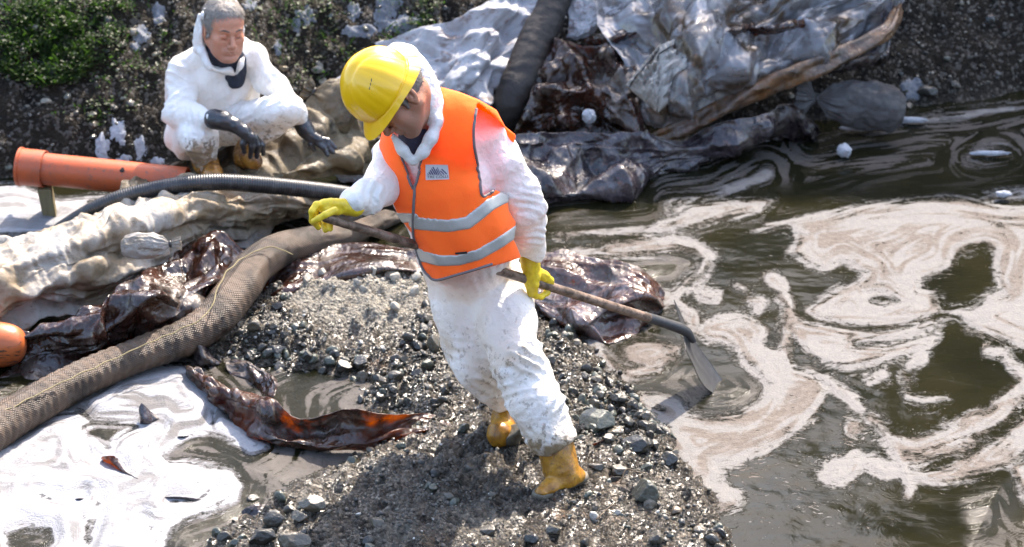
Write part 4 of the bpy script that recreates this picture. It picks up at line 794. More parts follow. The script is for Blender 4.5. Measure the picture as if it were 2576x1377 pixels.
rocks = [(1507,1051,104,68,.76,"large grey-green boulder right of the trouser hem"),(1546,1083,46,36,.62,"tan rounded rock in front of the large grey-green boulder"),(1464,1099,36,20,.82,"small olive oval stone touching the trouser hem"),(1599,1112,92,44,.15,"flat dark glossy slab at the foam's edge"),
 (1628,1071,50,48,.05,"glistening black rock behind the flat dark slab"),(1658,1082,32,30,.2,"small dark rounded rock ringed by foam"),(1553,998,52,26,.2,"dark wet rock where the foam tongue meets the gravel"),(1619,1040,80,24,.3,"long low dark rock jutting into the foam tongue"),(1510,982,38,30,.78,"pale green-grey rock above the large boulder"),
 (1622,1232,74,70,.74,"angular dark green rock alone near the lower right of the gravel"),(1698,1284,38,26,.90,"light brown squarish rock beside the water at lower right"),(1490,1299,32,34,1.0,"small off-white rock low on the gravel"),(1649,1350,42,36,.45,"grey rock near the bottom edge, in the lower right shadow"),(1553,1289,20,18,.99,"pale nugget below the angular dark green rock"),
 (694,1300,64,52,.25,"dark rounded boulder, left one of a pair at lower left"),(755,1297,48,36,.6,"mid grey rock just right of the dark rounded boulder"),(658,1345,76,48,.15,"black wet rock at the bottom left tip of the gravel"),(740,1358,88,46,.6,"broad grey-brown rock on the bottom edge"),(787,1262,76,36,.62,"long brown-grey rock under an overhanging clod"),(948,1312,40,34,.62,"lone brownish rock in the middle of the lower gravel"),
 (863,917,48,38,.1,"dark wet rock, left of two under the pale mound"),(910,910,48,46,.12,"dark wet rock, right of two under the pale mound"),(694,878,48,24,.12,"flat black rock at the left foot of the pale mound"),(640,816,40,36,.6,"squarish grey rock on the left slope of the mound"),(1092,862,36,58,.66,"upright brown rock against the worker's left shin"),(1680,1152,56,40,.3,"wet gravelly rock lapped by foam at the right shore"),(1500,1173,40,22,.35,"low dark stone right of the front boot"),
 (1395,1330,46,30,.4,"grey rock below the front boot on the bottom edge"),(1560,1180,44,30,.5,"dull grey rock between the slab and the angular rock"),(995,945,40,34,.35,"dark stone on the inlet's right bank"),(1230,1335,50,30,.45,"half-buried stone in the worker's shadow"),(2330,225,60,26,.2,"bluish dark rock on the far right bank"),(2200,322,0,0,.2,""),(2085,300,0,0,.2,"")]
PLACED = []
for i, (u, v, w_, h_, rnd, lab) in enumerate(rocks):
    if not w_: continue
    p, n = hit(u, v+h_*.28); s = px(np.array(p)); a = w_*s/2; hh = h_*s/2
    vv = chunk(I4 if w_ > 40 else I3, 200+i, 13, .50, (1, .85, 1), .07)
    vv /= np.array([np.abs(vv[:, 0]).max(), np.abs(vv[:, 1]).max(), np.abs(vv[:, 2]).max()])
    V = vv*np.array([a, min(a, hh*1.4)*.9, hh*1.05])+np.array(p)+np.array([0, 0, hh*.35])
    o = mobj("rock", V, (I4 if w_ > 40 else I3)[1], M_ST, attrs={"rnd": np.full(len(V), rnd), "dry": np.full(len(V), .5 if rnd > .95 else 0.)}); tag(o, lab, "rock"); PLACED.append((p[0], p[1], a))
# pebbles: scatter over the land, big ones single parts of the ground, the rest one mass
N0 = 60000
bx0, by0 = LANDW.min(0)-.15, LANDW.max(0)+.15; bx0[1] = max(bx0[1], 9.9)
X = RNG.uniform(bx0[0], by0[0], N0); Y = RNG.uniform(bx0[1], by0[1], N0)
U, Vv_ = proj(X, Y, 0*X+.05)
s_ = poly_sd(X, Y, LANDW)
dens = .22+.9*sstep(-.05, .55, fbm(X*2.6, Y*2.6, 0, 3, 160))+.9*sstep(-40, 20, poly_sd(U, Vv_, [(520,880),(600,780),(720,800),(820,880),(1000,890),(1080,800),(1130,920),(1180,1000),(960,1020),(900,940),(700,930)]))+.8*sstep(-40, 20, poly_sd(U, Vv_, [(1350,850),(1480,880),(1640,1030),(1700,1200),(1560,1200),(1480,1060),(1400,1000)]))
ok = (s_ > -.06) & (RNG.uniform(0, 2.2, N0) < dens) & (U > -20) & (U < 2600) & (Vv_ < 1400)
X, Y, U, Vv_, s_, dens = (a[ok] for a in (X, Y, U, Vv_, s_, dens)); n = len(X)
size = .0032*np.exp(RNG.exponential(.46, n))*(.8+.45*dens); size = np.minimum(size, .026)
Z = ground_z(X, Y)[0]
dryP = sstep(-.06, .08, poly_sd(X, Y, DRYW)); rnd = np.where(RNG.uniform(0, 1, n) < .04, 1.0, RNG.uniform(0, .88, n)**1.2)
mudsz = sstep(-.2, .3, fbm(X*2+9, Y*2, 0, 2, 170))
order = np.argsort(-size); big = order[:290]; mid = order[290:2600]; small = order[2600:]
tmpl1 = [chunk(I1, 300+k, 7, .55, (1, .8, .6), .06) for k in range(24)]; tmpl0 = [chunk((ico_v, ico_f), 340+k, 2, .7, (1, .8, .6), .04) for k in range(16)]; tmpl2 = [chunk(I2, 400+k, 9, .52, (1, .82, .62), .07) for k in range(14)]
RM = [rotm(RNG)*1.0 for _ in range(200)]
def mass(idx, tm, fc):
    VV, FF, A1, A2 = [], [], [], []; nv = len(tm[0])
    for j, i in enumerate(idx):
        R = RM[i % 200]; v = tm[i % len(tm)]@R.T; v[:, 2] *= .8
        VV.append(v*size[i]+(X[i], Y[i], Z[i]+size[i]*.22)); FF.append(fc+j*nv); A1.append(rnd[i]); A2.append(dryP[i])
    return np.vstack(VV), np.vstack(FF), np.repeat(A1, nv), np.repeat(A2, nv)
V, Fq, a1, a2 = mass(mid, tmpl1, I1[1]); g1 = mobj("gravel", V, Fq, M_ST, parent=ground, smooth=False, attrs={"rnd": a1, "dry": a2}); tag(g1, kind="stuff")
V, Fq, a1, a2 = mass(small, tmpl0, ico_f); g2 = mobj("fine_gravel", V, Fq, M_ST, parent=ground, smooth=False, attrs={"rnd": a1, "dry": a2}); tag(g2, kind="stuff")
lib = []
for k in range(14):
    for q in range(4):
        rv = (.05, .3, .55, .78)[q]; lib.append(mesh_data("stone", tmpl2[k]@RM[k*5+q].T, I2[1], M_ST, False, {"rnd": np.full(len(tmpl2[k]), rv), "dry": np.full(len(tmpl2[k]), 0.)}))
dlib = [mesh_data("stone", tmpl2[k]@RM[k*7].T, I2[1], M_ST, False, {"rnd": np.full(len(tmpl2[k]), .8), "dry": np.full(len(tmpl2[k]), 1.)}) for k in range(8)]
for i in big:
    ob = bpy.data.objects.new("stone", dlib[i % 8] if dryP[i] > .6 else lib[i % len(lib)]); ob.location = (X[i], Y[i], Z[i]+size[i]*.25); ob.scale = (size[i]*1.15,)*3; ob.rotation_euler = (0, 0, rnd[i]*6.28); link(ob, ground)
# dark stones on the bank
n = 5200; U = RNG.uniform(-40, 2620, n); W = RNG.uniform(-30, 1, n); tb = RNG.uniform(0, 3.0, n)**1.3*.35; X = RNG.uniform(-2.5, 2.5, n); Y = np.interp(X, FOOTW[:, 0], FOOTW[:, 1])+RNG.uniform(.0, 1.1, n); Z = ground_z(X, Y)[0]
size = .0045*np.exp(RNG.exponential(.5, n)); size = np.minimum(size, .032); rnd = RNG.uniform(0, 1, n)**1.5*.97; dryP = (RNG.uniform(0, 1, n) < .22)*.5
V, Fq, a1, a2 = mass(np.arange(n), tmpl1, I1[1]); g3 = mobj("bank_gravel", V, Fq, M_ST, parent=ground, smooth=False, attrs={"rnd": a1, "dry": a2}); tag(g3, kind="stuff")
# ------------------------------------------------------------------ clots of foam
def clot(u, v, w_, h_, label, seed, z=None, bvh=None, name="foam_clump", lift=.25):
    if z is None: p, nn_ = hit(u, v, bvh); p = np.array(p)
    else: p = PZ(u, v, z)
    s = px(p); b = I4[0]
    r = 1+.30*fbm(b[:, 0]*1.8+seed, b[:, 1]*1.8, b[:, 2]*1.8, 4, seed)+.10*ridged(b[:, 0]*4, b[:, 1]*4, b[:, 2]*4, 2, seed)
    V = b*r[:, None]*np.array([w_*s/2, min(w_, h_*1.5)*s/2, h_*s*.55])+p+np.array([0, 0, h_*s*lift])
    o = mobj(name, V, I4[1], M_FOAM); tag(o, label, "foam clump"); return o
M_FOAMD = mat_foam('shaded_foam', (.17, .18, .20))  # darker bluish copy of the foam, the bank's shade put into its colour
def splat(u, v, w_, h_, label, seed, thick=.010):
    nu, nv = max(12, int(w_/1.7)), max(12, int(h_/1.7)); us = np.linspace(u-w_*.75, u+w_*.75, nu); vs = np.linspace(v-h_*.75, v+h_*.75, nv); P = np.zeros((nv, nu, 3)); ok = np.ones((nv, nu), bool)
    for a, vv in enumerate(vs):
        for b, uu in enumerate(us):
            p, n_ = hit(uu, vv)
            if p is None: ok[a, b] = False
            else: P[a, b] = p
    S, T = np.meshgrid((us-u)/(w_*.5), (vs-v)/(h_*.5)); q = 1-np.hypot(S, T)+.75*fbm(S*1.3+seed, T*1.3, 0, 4, seed)+.18*fbm(S*5, T*5, 0, 3, seed+1)
    H = np.clip(q, -.2, .7); H = thick*np.where(H > 0, np.sqrt(np.maximum(H, 0))*1.3, H*2)*(1+.5*fbm(S*4, T*4, 0, 3, seed+2))
    Pn = P+np.stack([0*H, -.45*H, H], -1)-np.array([0, 0, .004]); Fc = grid_faces(nv, nu); keep = (q.ravel()[Fc].max(1) > -.12) & ok.ravel()[Fc].all(1); Fc = Fc[keep]
    if len(Fc) < 4: return
    V = Pn.reshape(-1, 3); used = np.unique(Fc); mp = np.zeros(len(V), int); mp[used] = np.arange(len(used)); V = V[used]; Fc = mp[Fc]; N = vnormals(V, Fc)
    if N[:, 2].mean() < 0: Fc = Fc[:, ::-1]
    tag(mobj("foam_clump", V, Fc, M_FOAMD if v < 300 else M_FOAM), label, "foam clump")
k = 500
for u, v, w_, h_, lab in [(35,112,34,26,"white foam clot on the green slope at the left edge"),(355,88,30,40,"bluish foam clot on the bank left of the crouching man's hood"),(122,172,26,20,"small pale foam clot among the weeds"),(400,35,26,44,"upright grey-white foam clot left of the crouching man's head"),(298,330,34,44,"tall white foam clot above the orange pipe"),(258,372,22,60,"narrow foam trickle over the orange pipe, left of the tall clot"),(352,372,22,46,"leaning foam trickle over the orange pipe, right of the tall clot"),(310,400,26,20,"low foam clot touching the orange pipe's top"),
  (905,78,70,26,"foam clot on the bank above the yellow helmet"),(965,40,40,60,"long foam streak on the bank above the hood"),(770,40,36,36,"foam clot on the bank right of the crouching man's head"),(745,62,20,28,"small foam clot by the crouching man's ear height"),(985,10,40,40,"foam clot at the top edge, left of the white tarpaulin"),(1015,62,60,40,"foam clot beside the upper left of the white tarpaulin"),(870,225,50,44,"foam cap on the stained brown sack by the helmet"),(630,12,30,20,"foam clot at the top edge just right of the crouching man"),(340,118,20,18,"tiny foam clot low on the bank left of the crouching man"),
  (890,30,26,40,"thin foam clot at the top edge between man and hood"),(700,118,14,30,"slim foam streak right of the crouching man's shoulder"),(2296,222,38,42,"bright foam clot alone on the dark right bank"),(2068,190,0,0,""),(395,405,26,16,"flat foam clot where the pipe meets the tan tarpaulin")]:
    k += 1
    if w_ and lab.startswith('foam cap'): clot(u, v, w_, h_, lab, k, bvh=None)
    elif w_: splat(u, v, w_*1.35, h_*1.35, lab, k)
for u, v, w_, h_, lab in [(1560,402,56,34,"domed foam clot floating in the shade, leftmost of the far clots"),(1640,415,40,18,"low foam clot floating right of the domed one"),(1703,378,30,14,"small foam clot floating under the folded plastic"),(2124,386,34,28,"brightest white foam ball floating alone on the shaded water"),(1482,300,30,30,"foam clot tucked in the dark plastic below the pale sack"),(2490,388,90,10,"thin foam ring floating at the far right"),(1980,250,0,0,""),(2525,492,34,14,"foam clot at the right edge on the shadow line"),(1540,195,18,24,"foam scrap on a dark fold left of the pale sack"),
  (1430,655,50,16,"oblong white foam roll on the rust brown plastic"),(1077,1098,36,34,"white foam ball on the gravel left of the rear boot"),(880,443,80,36,"blue-white foam heap between the hose and the worker's arm"),(2180,325,120,12,"foam ridge along the base of the dark sack"),(2280,305,100,12,"foam ridge right of the dark sack")]:
    k += 1
    if w_: clot(u, v, w_, h_, lab, k, z=.02 if v > 300 else .22)
# scraps standing in the white foam
for i, (rows, lab, mt_) in enumerate([
  ([[(352,1060,.0),(349,1030,.05),(356,1012,.08),(366,1025,.05)], [(350,1072,-.01),(362,1055,.03),(380,1045,.03),(400,1052,.01)], [(360,1074,-.02),(375,1072,-.01),(392,1070,-.01),(405,1064,-.01)]], "grey pointed plastic fin sticking out of the white foam", M_DARK),
  ([[(250,1150,.02),(280,1146,.05),(300,1150,.04),(316,1180,.03),(352,1206,.03)], [(252,1154,.0),(275,1160,.03),(292,1170,.03),(312,1190,.02),(345,1212,.0)], [(270,1165,-.01),(285,1172,-.01),(300,1185,-.01),(315,1200,-.01),(340,1216,-.01)]], "twisted brown plastic strip lying in the white foam", M_BROWN),
  ([[(388,1252,.0),(430,1248,.02),(480,1250,.015),(530,1262,.0)], [(390,1256,-.01),(430,1258,-.005),(480,1262,-.005),(520,1266,-.01)]], "thin dark plastic edge surfacing low in the white foam", M_DARK),
  ([[(185,1255,.0),(200,1252,.015),(216,1254,.0)], [(186,1259,-.01),(200,1260,-.005),(214,1260,-.01)]], "tiny dark plastic tip at the lower left of the white foam", M_DARK),
  ([[(440,1098,.01),(460,1096,.015),(480,1095,.0)], [(442,1104,-.01),(460,1103,-.005),(476,1100,-.01)]], "small dark plastic tip right of the grey fin", M_DARK),
  ([[(1370,845,0),(1430,880,.03),(1470,905,.02)], [(1375,860,-.01),(1430,893,.0),(1468,915,-.01)]], "thin dark plastic edge by the water right of the thigh", M_BROWN),
  ([[(1445,1135,.05),(1500,1110,.10),(1545,1095,.08)], [(1450,1150,.03),(1500,1128,.06),(1550,1110,.05)]], "torn rust brown plastic strip under the tan rock", M_BROWN),
  ([[(600,1290,.03),(640,1268,.05),(700,1262,.03)], [(600,1320,.0),(650,1300,.02),(690,1285,.02)], [(560,1360,-.01),(620,1345,.0),(660,1320,.0)]], "dark wet plastic sheet half buried at the lower left tip", M_DARK),
  ([[(560,1370,.02),(620,1345,.05),(660,1340,.03)], [(550,1400,.0),(620,1385,.02),(670,1370,.0)]], "dark purple plastic corner on the bottom edge", M_DARK),
  ([[(800,1215,.03),(860,1190,.05),(930,1182,.03)], [(800,1235,.0),(870,1222,.03),(930,1210,.02)]], "bluish wet plastic scrap on the gravel's left shore", M_DARK)]):
    o = sheet("plastic_scrap", rows, mt_, nu=36, nv=16, wr=((.006, .05, .05, 600+i, CR),), thick=.002); tag(o, lab, "plastic scrap")
# ------------------------------------------------------------------ weeds on the slope
ml = M("weed_leaf"); rl = ml.attr("rnd"); ml.P(Base_Color=ml.ramp(rl, [(0, (.011, .021, .006)), (.6, (.024, .048, .010)), (1, (.070, .085, .028))]), Roughness=.5, Specular_IOR_Level=.35); ml.translucent((.08, .20, .02), .3)
def weeds(poly_list, n, name, label, seed):
    r = np.random.default_rng(seed); VV, FF, A = [], [], []; k = 0; tries = 0
    while k < n and tries < n*6:
        tries += 1
        if k % 3 == 0: gap = r.uniform(.2, .5)
        P, wgt = poly_list[r.integers(len(poly_list))]; P = np.array(P, float); u = r.uniform(P[:, 0].min(), P[:, 0].max()); v = r.uniform(P[:, 1].min(), P[:, 1].max())
        q = poly_sd(np.array([u]), np.array([v]), P)[0]
        if q < 0 or r.uniform() > wgt*(.03+1.9*max(0, fbm(u/44, v/44, 0, 3, seed)+.06)): continue
        p, nn_ = hit(u, v)
        if p is None: continue
        base = np.array(p); cl = .3+max(0, noise(u/30, v/30, 0, seed))*1.5
        for j in range(r.integers(6, 12)):
            c = base+np.array([r.normal(0, .022), r.normal(0, .02), abs(r.normal(.012, .03))*cl]); L = r.uniform(.007, .018)*(1+.8*(r.uniform() < .15)); d = r.standard_normal(3); d[2] = abs(d[2])*.5; d /= np.linalg.norm(d)
            sd_ = np.cross(d, [0, 0, 1.0]); sd_ /= np.linalg.norm(sd_)+1e-6; wd = L*r.uniform(.28, .5)
            if r.uniform() < .12: L *= r.uniform(1.8, 3.0); wd = .0018; d[2] = abs(d[2])+.8; d /= np.linalg.norm(d)
            up = np.cross(sd_, d)
            i0 = len(VV)*1
            VV += [c, c+d*L*.5+sd_*wd+up*L*.12, c+d*L, c+d*L*.5-sd_*wd+up*L*.12, c+d*L*.5]; FF += [(i0, i0+4, i0+1), (i0+4, i0+2, i0+1), (i0, i0+3, i0+4), (i0+4, i0+3, i0+2)]; A += [np.clip(r.normal(.45, .25), 0, 1)]*5
        k += 1
    o = mobj(name, np.array(VV), np.array(FF), ml.m, smooth=False, attrs={"rnd": np.array(A)}); tag(o, label, "weeds", kind="stuff")
weeds([([(0,0),(330,0),(300,60),(310,120),(230,185),(150,215),(60,200),(0,160)], 1.0), ([(0,0),(160,0),(230,190),(100,220),(0,180)], 1.0)], 1700, "weeds", "low bright green weeds growing on the upper left slope", 11)
weeds([([(280,0),(500,0),(440,120),(400,200),(300,330),(120,300),(230,190)], .5), ([(620,0),(900,0),(900,200),(760,230),(640,100)], .5), ([(980,0),(1130,0),(1060,110),(960,120)], .6)], 520, "sparse_weeds", "thin scattered weeds among the stones of the bank", 12)
# fallen twigs
mtw = M("twig_bark"); mtw.P(Base_Color=(.09, .06, .035), Roughness=.8)
for i, (L, lab) in enumerate([([(1580, 1010), (1600, 1040), (1618, 1062)], "thin dark twig leaning over the rocks beside the foam tongue"), ([(1560, 1230), (1575, 1200), (1600, 1195), (1640, 1205)], "fine curled root beside the angular green rock"), ([(1500, 1320), (1540, 1290), (1560, 1285)], "short twig near the pale nugget")]):
    pts = [np.array(hit(*q)[0])+[0, 0, .02+.01*math.sin(j*2)] for j, q in enumerate(L)]; o = tube(pts, [.003, .0025, .002, .0015][:len(pts)], mtw.m, "twig", rings=24, seg=6); tag(o, lab, "twig")
# ================================================================== people
def raster(poly, strokes=None, pad=60, step=2.0):
    P = np.array(poly, float) if poly is not None else np.vstack([np.array(L) for L, _ in strokes])
    lo = P.min(0)-pad; hi = P.max(0)+pad; us = np.arange(lo[0], hi[0], step); vs = np.arange(lo[1], hi[1], step)
    Ug, Vg = np.meshgrid(us, vs, indexing='ij')
    if poly is not None: D = poly_sd(Ug, Vg, P)
    else:
        D = np.full(Ug.shape, -1e3)
        for L, wd in strokes: D = np.maximum(D, stroke_sd(Ug, Vg, L, wd))
    def f(U, V):
        a = np.clip((U-lo[0])/step, 0, len(us)-1.001); b = np.clip((V-lo[1])/step, 0, len(vs)-1.001); i = a.astype(int); j = b.astype(int); a = a-i; b = b-j
        return D[i, j]*(1-a)*(1-b)+D[i+1, j]*a*(1-b)+D[i, j+1]*(1-a)*b+D[i+1, j+1]*a*b
    return f
def N_(u, v, Y, r): p = PY(u, v, Y); return (p, r*px(p))
def uvgrid(fd):
    X, Y, Z = fd.grid(); U, V = proj(X, Y, Z); return U, V
def crumple(V, Fc, fans, base=(.0045, .10), seed=0, fine=.0022, it=0, facet=0.0):
    N = vnormals(V, Fc); x, y, z = V.T; L = base[1]
    wx_ = .5*noise(x/L*.7, y/L*.7, z/L*.7, seed+31)
    D = base[0]*(ridged(x/L+wx_, y/L, z/L*.8+wx_, 2, seed, .35)-.95)+fine*(ridged(x/.035+wx_*2, y/.035, z/.04, 2, seed+7)-.8)
    D = D+facet*tri3(x/.15, y/.15, z/.13, seed+41, 6)+facet*.12*tri3(x/.06, y/.06, z/.055, seed+43, 5)
    for (u, v, Y, R, dr, lam, amp) in fans:
        c = PY(u, v, Y); s = px(c); R = R*s; dr = np.array(dr, float)/np.linalg.norm(dr); d = V-c; w_ = np.exp(-(d**2).sum(1)/R**2)
        q = d@(dr[0]*VR+dr[1]*VU+dr[2]*VT)/(lam*s)+.75*noise(x*9, y*9, z*9, seed+int(u) % 50)
        n_ = np.abs(((q) % 1.0)-.5)*2; D += amp*w_*((1-n_)**1.7-.35)*np.clip(.75+1.6*noise(x*10, y*10, z*10, seed+3+int(v) % 7), 0, 1.8)
    return V+N*D[:, None]
def suit_mat(name, dirt=(.23, .165, .09)):
    m = M(name); p = m.pos(); d = m.attr("dirt"); n = m.noise(p, 30, 6, .75); n2 = m.noise(p, 6, 5, .65); n3 = m.noise(m.map(p, (1, 1, 1.6)), 95, 4, .7)
    sm = m.ma('MULTIPLY', d, m.ss(n2, .40, .60)); sp = m.ma('MULTIPLY', m.ss(m.ma('ADD', n, m.ma('MULTIPLY', d, .13)), .615, .67), m.ma('ADD', m.ma('MULTIPLY', d, 1.1), .05), clamp=True)
    c = m.mix(m.ma('MULTIPLY', sm, .85, clamp=True), (.88, .865, .84), tuple(x*2.2 for x in dirt)); c = m.mix(sp, c, tuple(x*.55 for x in dirt))
    c = m.mix(m.ma('MULTIPLY', m.ss(d, .75, 1.0), m.ss(n2, .35, .55)), c, dirt)
    m.P(Base_Color=c, Roughness=.5, Specular_IOR_Level=.3)
    fc = m.ma('ABSOLUTE', m.ma('SUBTRACT', m.noise(p, 20, 3, .5), .5)); fc2 = m.ma('ABSOLUTE', m.ma('SUBTRACT', m.noise(p, 48, 3, .5), .5))
    m.bump(m.ma('ADD', m.ma('MULTIPLY', m.ma('MULTIPLY', fc, -1), 2.6), m.ma('ADD', m.ma('MULTIPLY', fc2, -.7), m.ma('MULTIPLY', n3, .05))), .014, .42)
    return m.translucent((.84, .82, .80), .20).m
def skin_mat(name, base=(.40, .205, .135)):
    m = M(name); p = m.pos(); n = m.noise(p, 60, 5, .7); n2 = m.noise(p, 14, 3)
    c = m.mix(n2, tuple(x*.82 for x in base), (base[0]*1.12, base[1]*.98, base[2]*.95)); c = m.mix(m.ma('MULTIPLY', m.attr("stub"), .22), c, (.20, .16, .145))
    m.P(Base_Color=c, Roughness=.48, Specular_IOR_Level=.4); m.p.inputs["Subsurface Weight"].default_value = .12; m.p.inputs["Subsurface Radius"].default_value = (.012, .004, .002)
    m.bump(m.ma('ADD', n, m.ma('MULTIPLY', m.ma('ABSOLUTE', m.ma('SUBTRACT', m.noise(m.map(p, (1, 1, 3)), 38, 3), .5)), -1.5)), .0022, .7); return m.m
def glove_mat(name, a, b, spec=.6, r=.28):
    m = M(name); p = m.pos(); n = m.noise(p, 25, 5, .7); m.P(Base_Color=m.mix(m.ss(n, .35, .65), a, b), Roughness=m.fmix(n, r, r+.25), Specular_IOR_Level=spec); m.bump(m.ma('ADD', m.noise(p, 60, 4, .6), m.ma('MULTIPLY', m.ma('ABSOLUTE', m.ma('SUBTRACT', m.noise(p, 26, 2), .5)), -2)), .003, .5); return m.m
def head(parent, c, f, u, scale, mat, name="body", hairmat=None, hairkind=0, brow=None, neck=None):
    """c head centre (ear level); f forward, u up."""
    f = f/np.linalg.norm(f); u = u-f*(u@f); u /= np.linalg.norm(u); e = np.cross(u, f)*-1; e = np.cross(f, u)*1.0
    # right-handed: left = u x f reversed sign check
    e = np.cross(u, f); e = -e if False else e
    e = -np.cross(f, u)
    A = np.stack([e, f, u], 1)*scale
    fd = Field((-.14, -.18, -.24), (.14, .15, .17), .0030)
    fd.ell((0, -.015, .035), (.077, .097, .088), .01); fd.ell((0, .035, -.035), (.060, .060, .085), .03); fd.ell((0, .045, .045), (.060, .046, .050), .03)
    for s in (-1, 1):
        fd.cone((s*.056, -.005, -.045), (s*.022, .072, -.098), .024, .018, .028)
        fd.ell((s*.043, .060, -.022), (.024, .024, .022), .022)
        fd.ell((s*.040, .055, -.060), (.022, .024, .030), .025)
    fd.ell((0, .080, -.098), (.024, .020, .018), .018)
    for s in (-1, 1): fd.ell((s*.031, .098, .006), (.021, .016, .014), .012, mode='s')
    fd.cone((-.038, .080, .025), (-.008, .090, .022), .010, .010, .012); fd.cone((.038, .080, .025), (.008, .090, .022), .010, .010, .012)
    for s in (-1, 1):
        fd.ell((s*.031, .0795, .003), (.0155, .0135, .0125), .004)
        fd.cone((s*.046, .078, -.004), (s*.018, .092, -.006), .0022, .0022, .004)
        fd.cone((s*.043, .083, -.014), (s*.020, .092, -.017), .0016, .0016, .005, mode='s')
    fd.cone((0, .090, .012), (0, .116, -.030), .0075, .0115, .012); fd.ell((0, .117, -.033), (.0115, .0105, .010), .006)
    for s in (-1, 1):
        fd.ell((s*.0135, .105, -.036), (.0085, .0105, .0080), .005); fd.ell((s*.007, .112, -.044), (.0038, .005, .004), .002, mode='s')
        fd.cone((s*.019, .101, -.036), (s*.034, .083, -.068), .0022, .0020, .007, mode='s')
    fd.ell((0, .090, -.060), (.032, .014, .016), .015); fd.ell((0, .1000, -.0595), (.023, .007, .0050), .004); fd.ell((0, .0985, -.0700), (.020, .0075, .0058), .004)
    fd.cone((-.024, .0985, -.0660), (.024, .0985, -.0660), .0016, .0016, .003, mode='s'); fd.cone((0, .1065, -.0652), (0, .104, -.0652), .0018, .0018, .008, mode='s')
    fd.cone((-.014, .096, -.080), (.014, .096, -.080), .003, .003, .008, mode='s')
    for s in (-1, 1):
        ea = [(.95, s*-.30*0, 0), (0, .97, .22), (0, -.22, .97)]
        fd.ell((s*.080, -.014, -.004), (.0080, .0190, .0330), .005, ax=ea); fd.ell((s*.088, -.010, -.001), (.0070, .0110, .0200), .003, ax=ea, mode='s'); fd.ell((s*.083, -.006, -.008), (.004, .006, .008), .003, ax=ea); fd.ell((s*.079, -.006, -.033), (.006, .007, .008), .004)
    q = np.linalg.solve(A, neck-c); fd.cone((0, -.030, -.04), q, .056, .060, .025)
    V, Fq = fd.net(); V = smooth_verts(V, Fq, 1, .4)
    x, y, z = V.T
    stub = sstep(-.02, -.055, z)*sstep(.0, .04, y)*.75+.0*x
    W = c+V@A.T
    if np.linalg.det(A) < 0: Fq = Fq[:, ::-1]
    b = mobj(name, W, Fq, mat, parent, attrs={"stub": stub})
    to = lambda p: c+A@np.array(p, float)
    if hairmat:
        hf = Field((-.13, -.16, -.16), (.13, .14, .17), .0030)
        if hairkind == 1:
            hf.ell((0, -.022, .036), (.0835, .1030, .0965), .01); hf.ell((0, .030, .072), (.062, .050, .046), .02); hf.cone((.070, .0, .01), (.075, .012, -.02), .011, .008, .01); hf.cone((-.070, .0, .01), (-.075, .012, -.02), .011, .008, .01)
            hf.ell((0, .135, .000), (.078, .095, .094), .012, mode='s'); hf.ell((0, .02, -.13), (.12, .10, .10), .01, mode='s')
            for s in (-1, 1): hf.ell((s*.088, -.005, -.012), (.016, .021, .034), .004, mode='s')
        else:
            hf.ell((0, -.018, .026), (.0800, .0985, .0910), .01); hf.cone((.070, .012, .01), (.073, .022, -.022), .009, .005, .008); hf.cone((-.070, .012, .01), (-.073, .022, -.022), .009, .005, .008)
            hf.ell((0, .145, .0), (.085, .125, .10), .012, mode='s'); hf.ell((0, .0, -.15), (.12, .11, .11), .01, mode='s')
            for s in (-1, 1): hf.ell((s*.088, -.008, -.006), (.016, .023, .036), .004, mode='s')
        V, Fq = hf.net(); N = vnormals(V, Fq); x, y, z = V.T
        a_ = 1.0 if hairkind == 1 else .4
        V = V+N*(a_*(.0036*ridged(x*45+3*noise(x*20, y*20, z*20, 5), y*30, z*45, 3, 210)-.0030+.006*fbm(x*24, y*24, z*24, 2, 212)))[:, None]
        W = c+V@A.T
        if np.linalg.det(A) < 0: Fq = Fq[:, ::-1]
        mobj("hair", W, Fq, hairmat, parent)
        r = np.random.default_rng(9); idx = r.integers(0, len(V), 6000 if hairkind == 1 else 500); VV, FF = [], []
        for q in idx:
            n_ = N[q]; t = np.cross(n_, r.standard_normal(3)); t /= np.linalg.norm(t)+1e-9; t = t*.8+np.array([0, .35*(V[q][2] > .06), -.5]); t -= n_*(t@n_)*.7; L = r.uniform(.010, .020)*(1 if hairkind == 1 else .5); s_ = np.cross(n_, t); s_ *= .0007/(np.linalg.norm(s_)+1e-9)
            b0 = V[q]; m1 = b0+n_*.004+t*L*.5; m2 = b0+n_*.003+t*L; k = len(VV); VV += [b0-s_, b0+s_, m1+s_, m1-s_, m2]; FF += [(k, k+1, k+2), (k, k+2, k+3), (k+3, k+2, k+4)]
        mobj("hair_strands", c+np.array(VV)@A.T, np.array(FF), hairmat, parent)["kind"] = "stuff"
    for s in (-1, 1):
        tube([to((s*.050, .080, .024)), to((s*.036, .0905, .031)), to((s*.014, .0985, .026))], [.002*scale, .0042*scale, .003*scale], brow or hairmat or M_BLK, "eyebrow", parent=parent, rings=20, seg=8, fn=lambda S, a: .0014*noise(S*500, a*2, 0, 5))
        tube([to((s*.0475, .0800, .0000)), to((s*.032, .0925, -.0055)), to((s*.0175, .0915, -.0020))], [.0007*scale, .0012*scale, .0007*scale], M_BLK, "eyelash", parent=parent, rings=16, seg=6)
    return b, to, A
M_SUIT = suit_mat("white_coverall"); M_SUIT2 = suit_mat("muddy_coverall", (.27, .17, .085)); M_SKIN = skin_mat("tanned_skin", (.42, .20, .125)); M_SKIN2 = skin_mat("ruddy_skin", (.52, .245, .155))
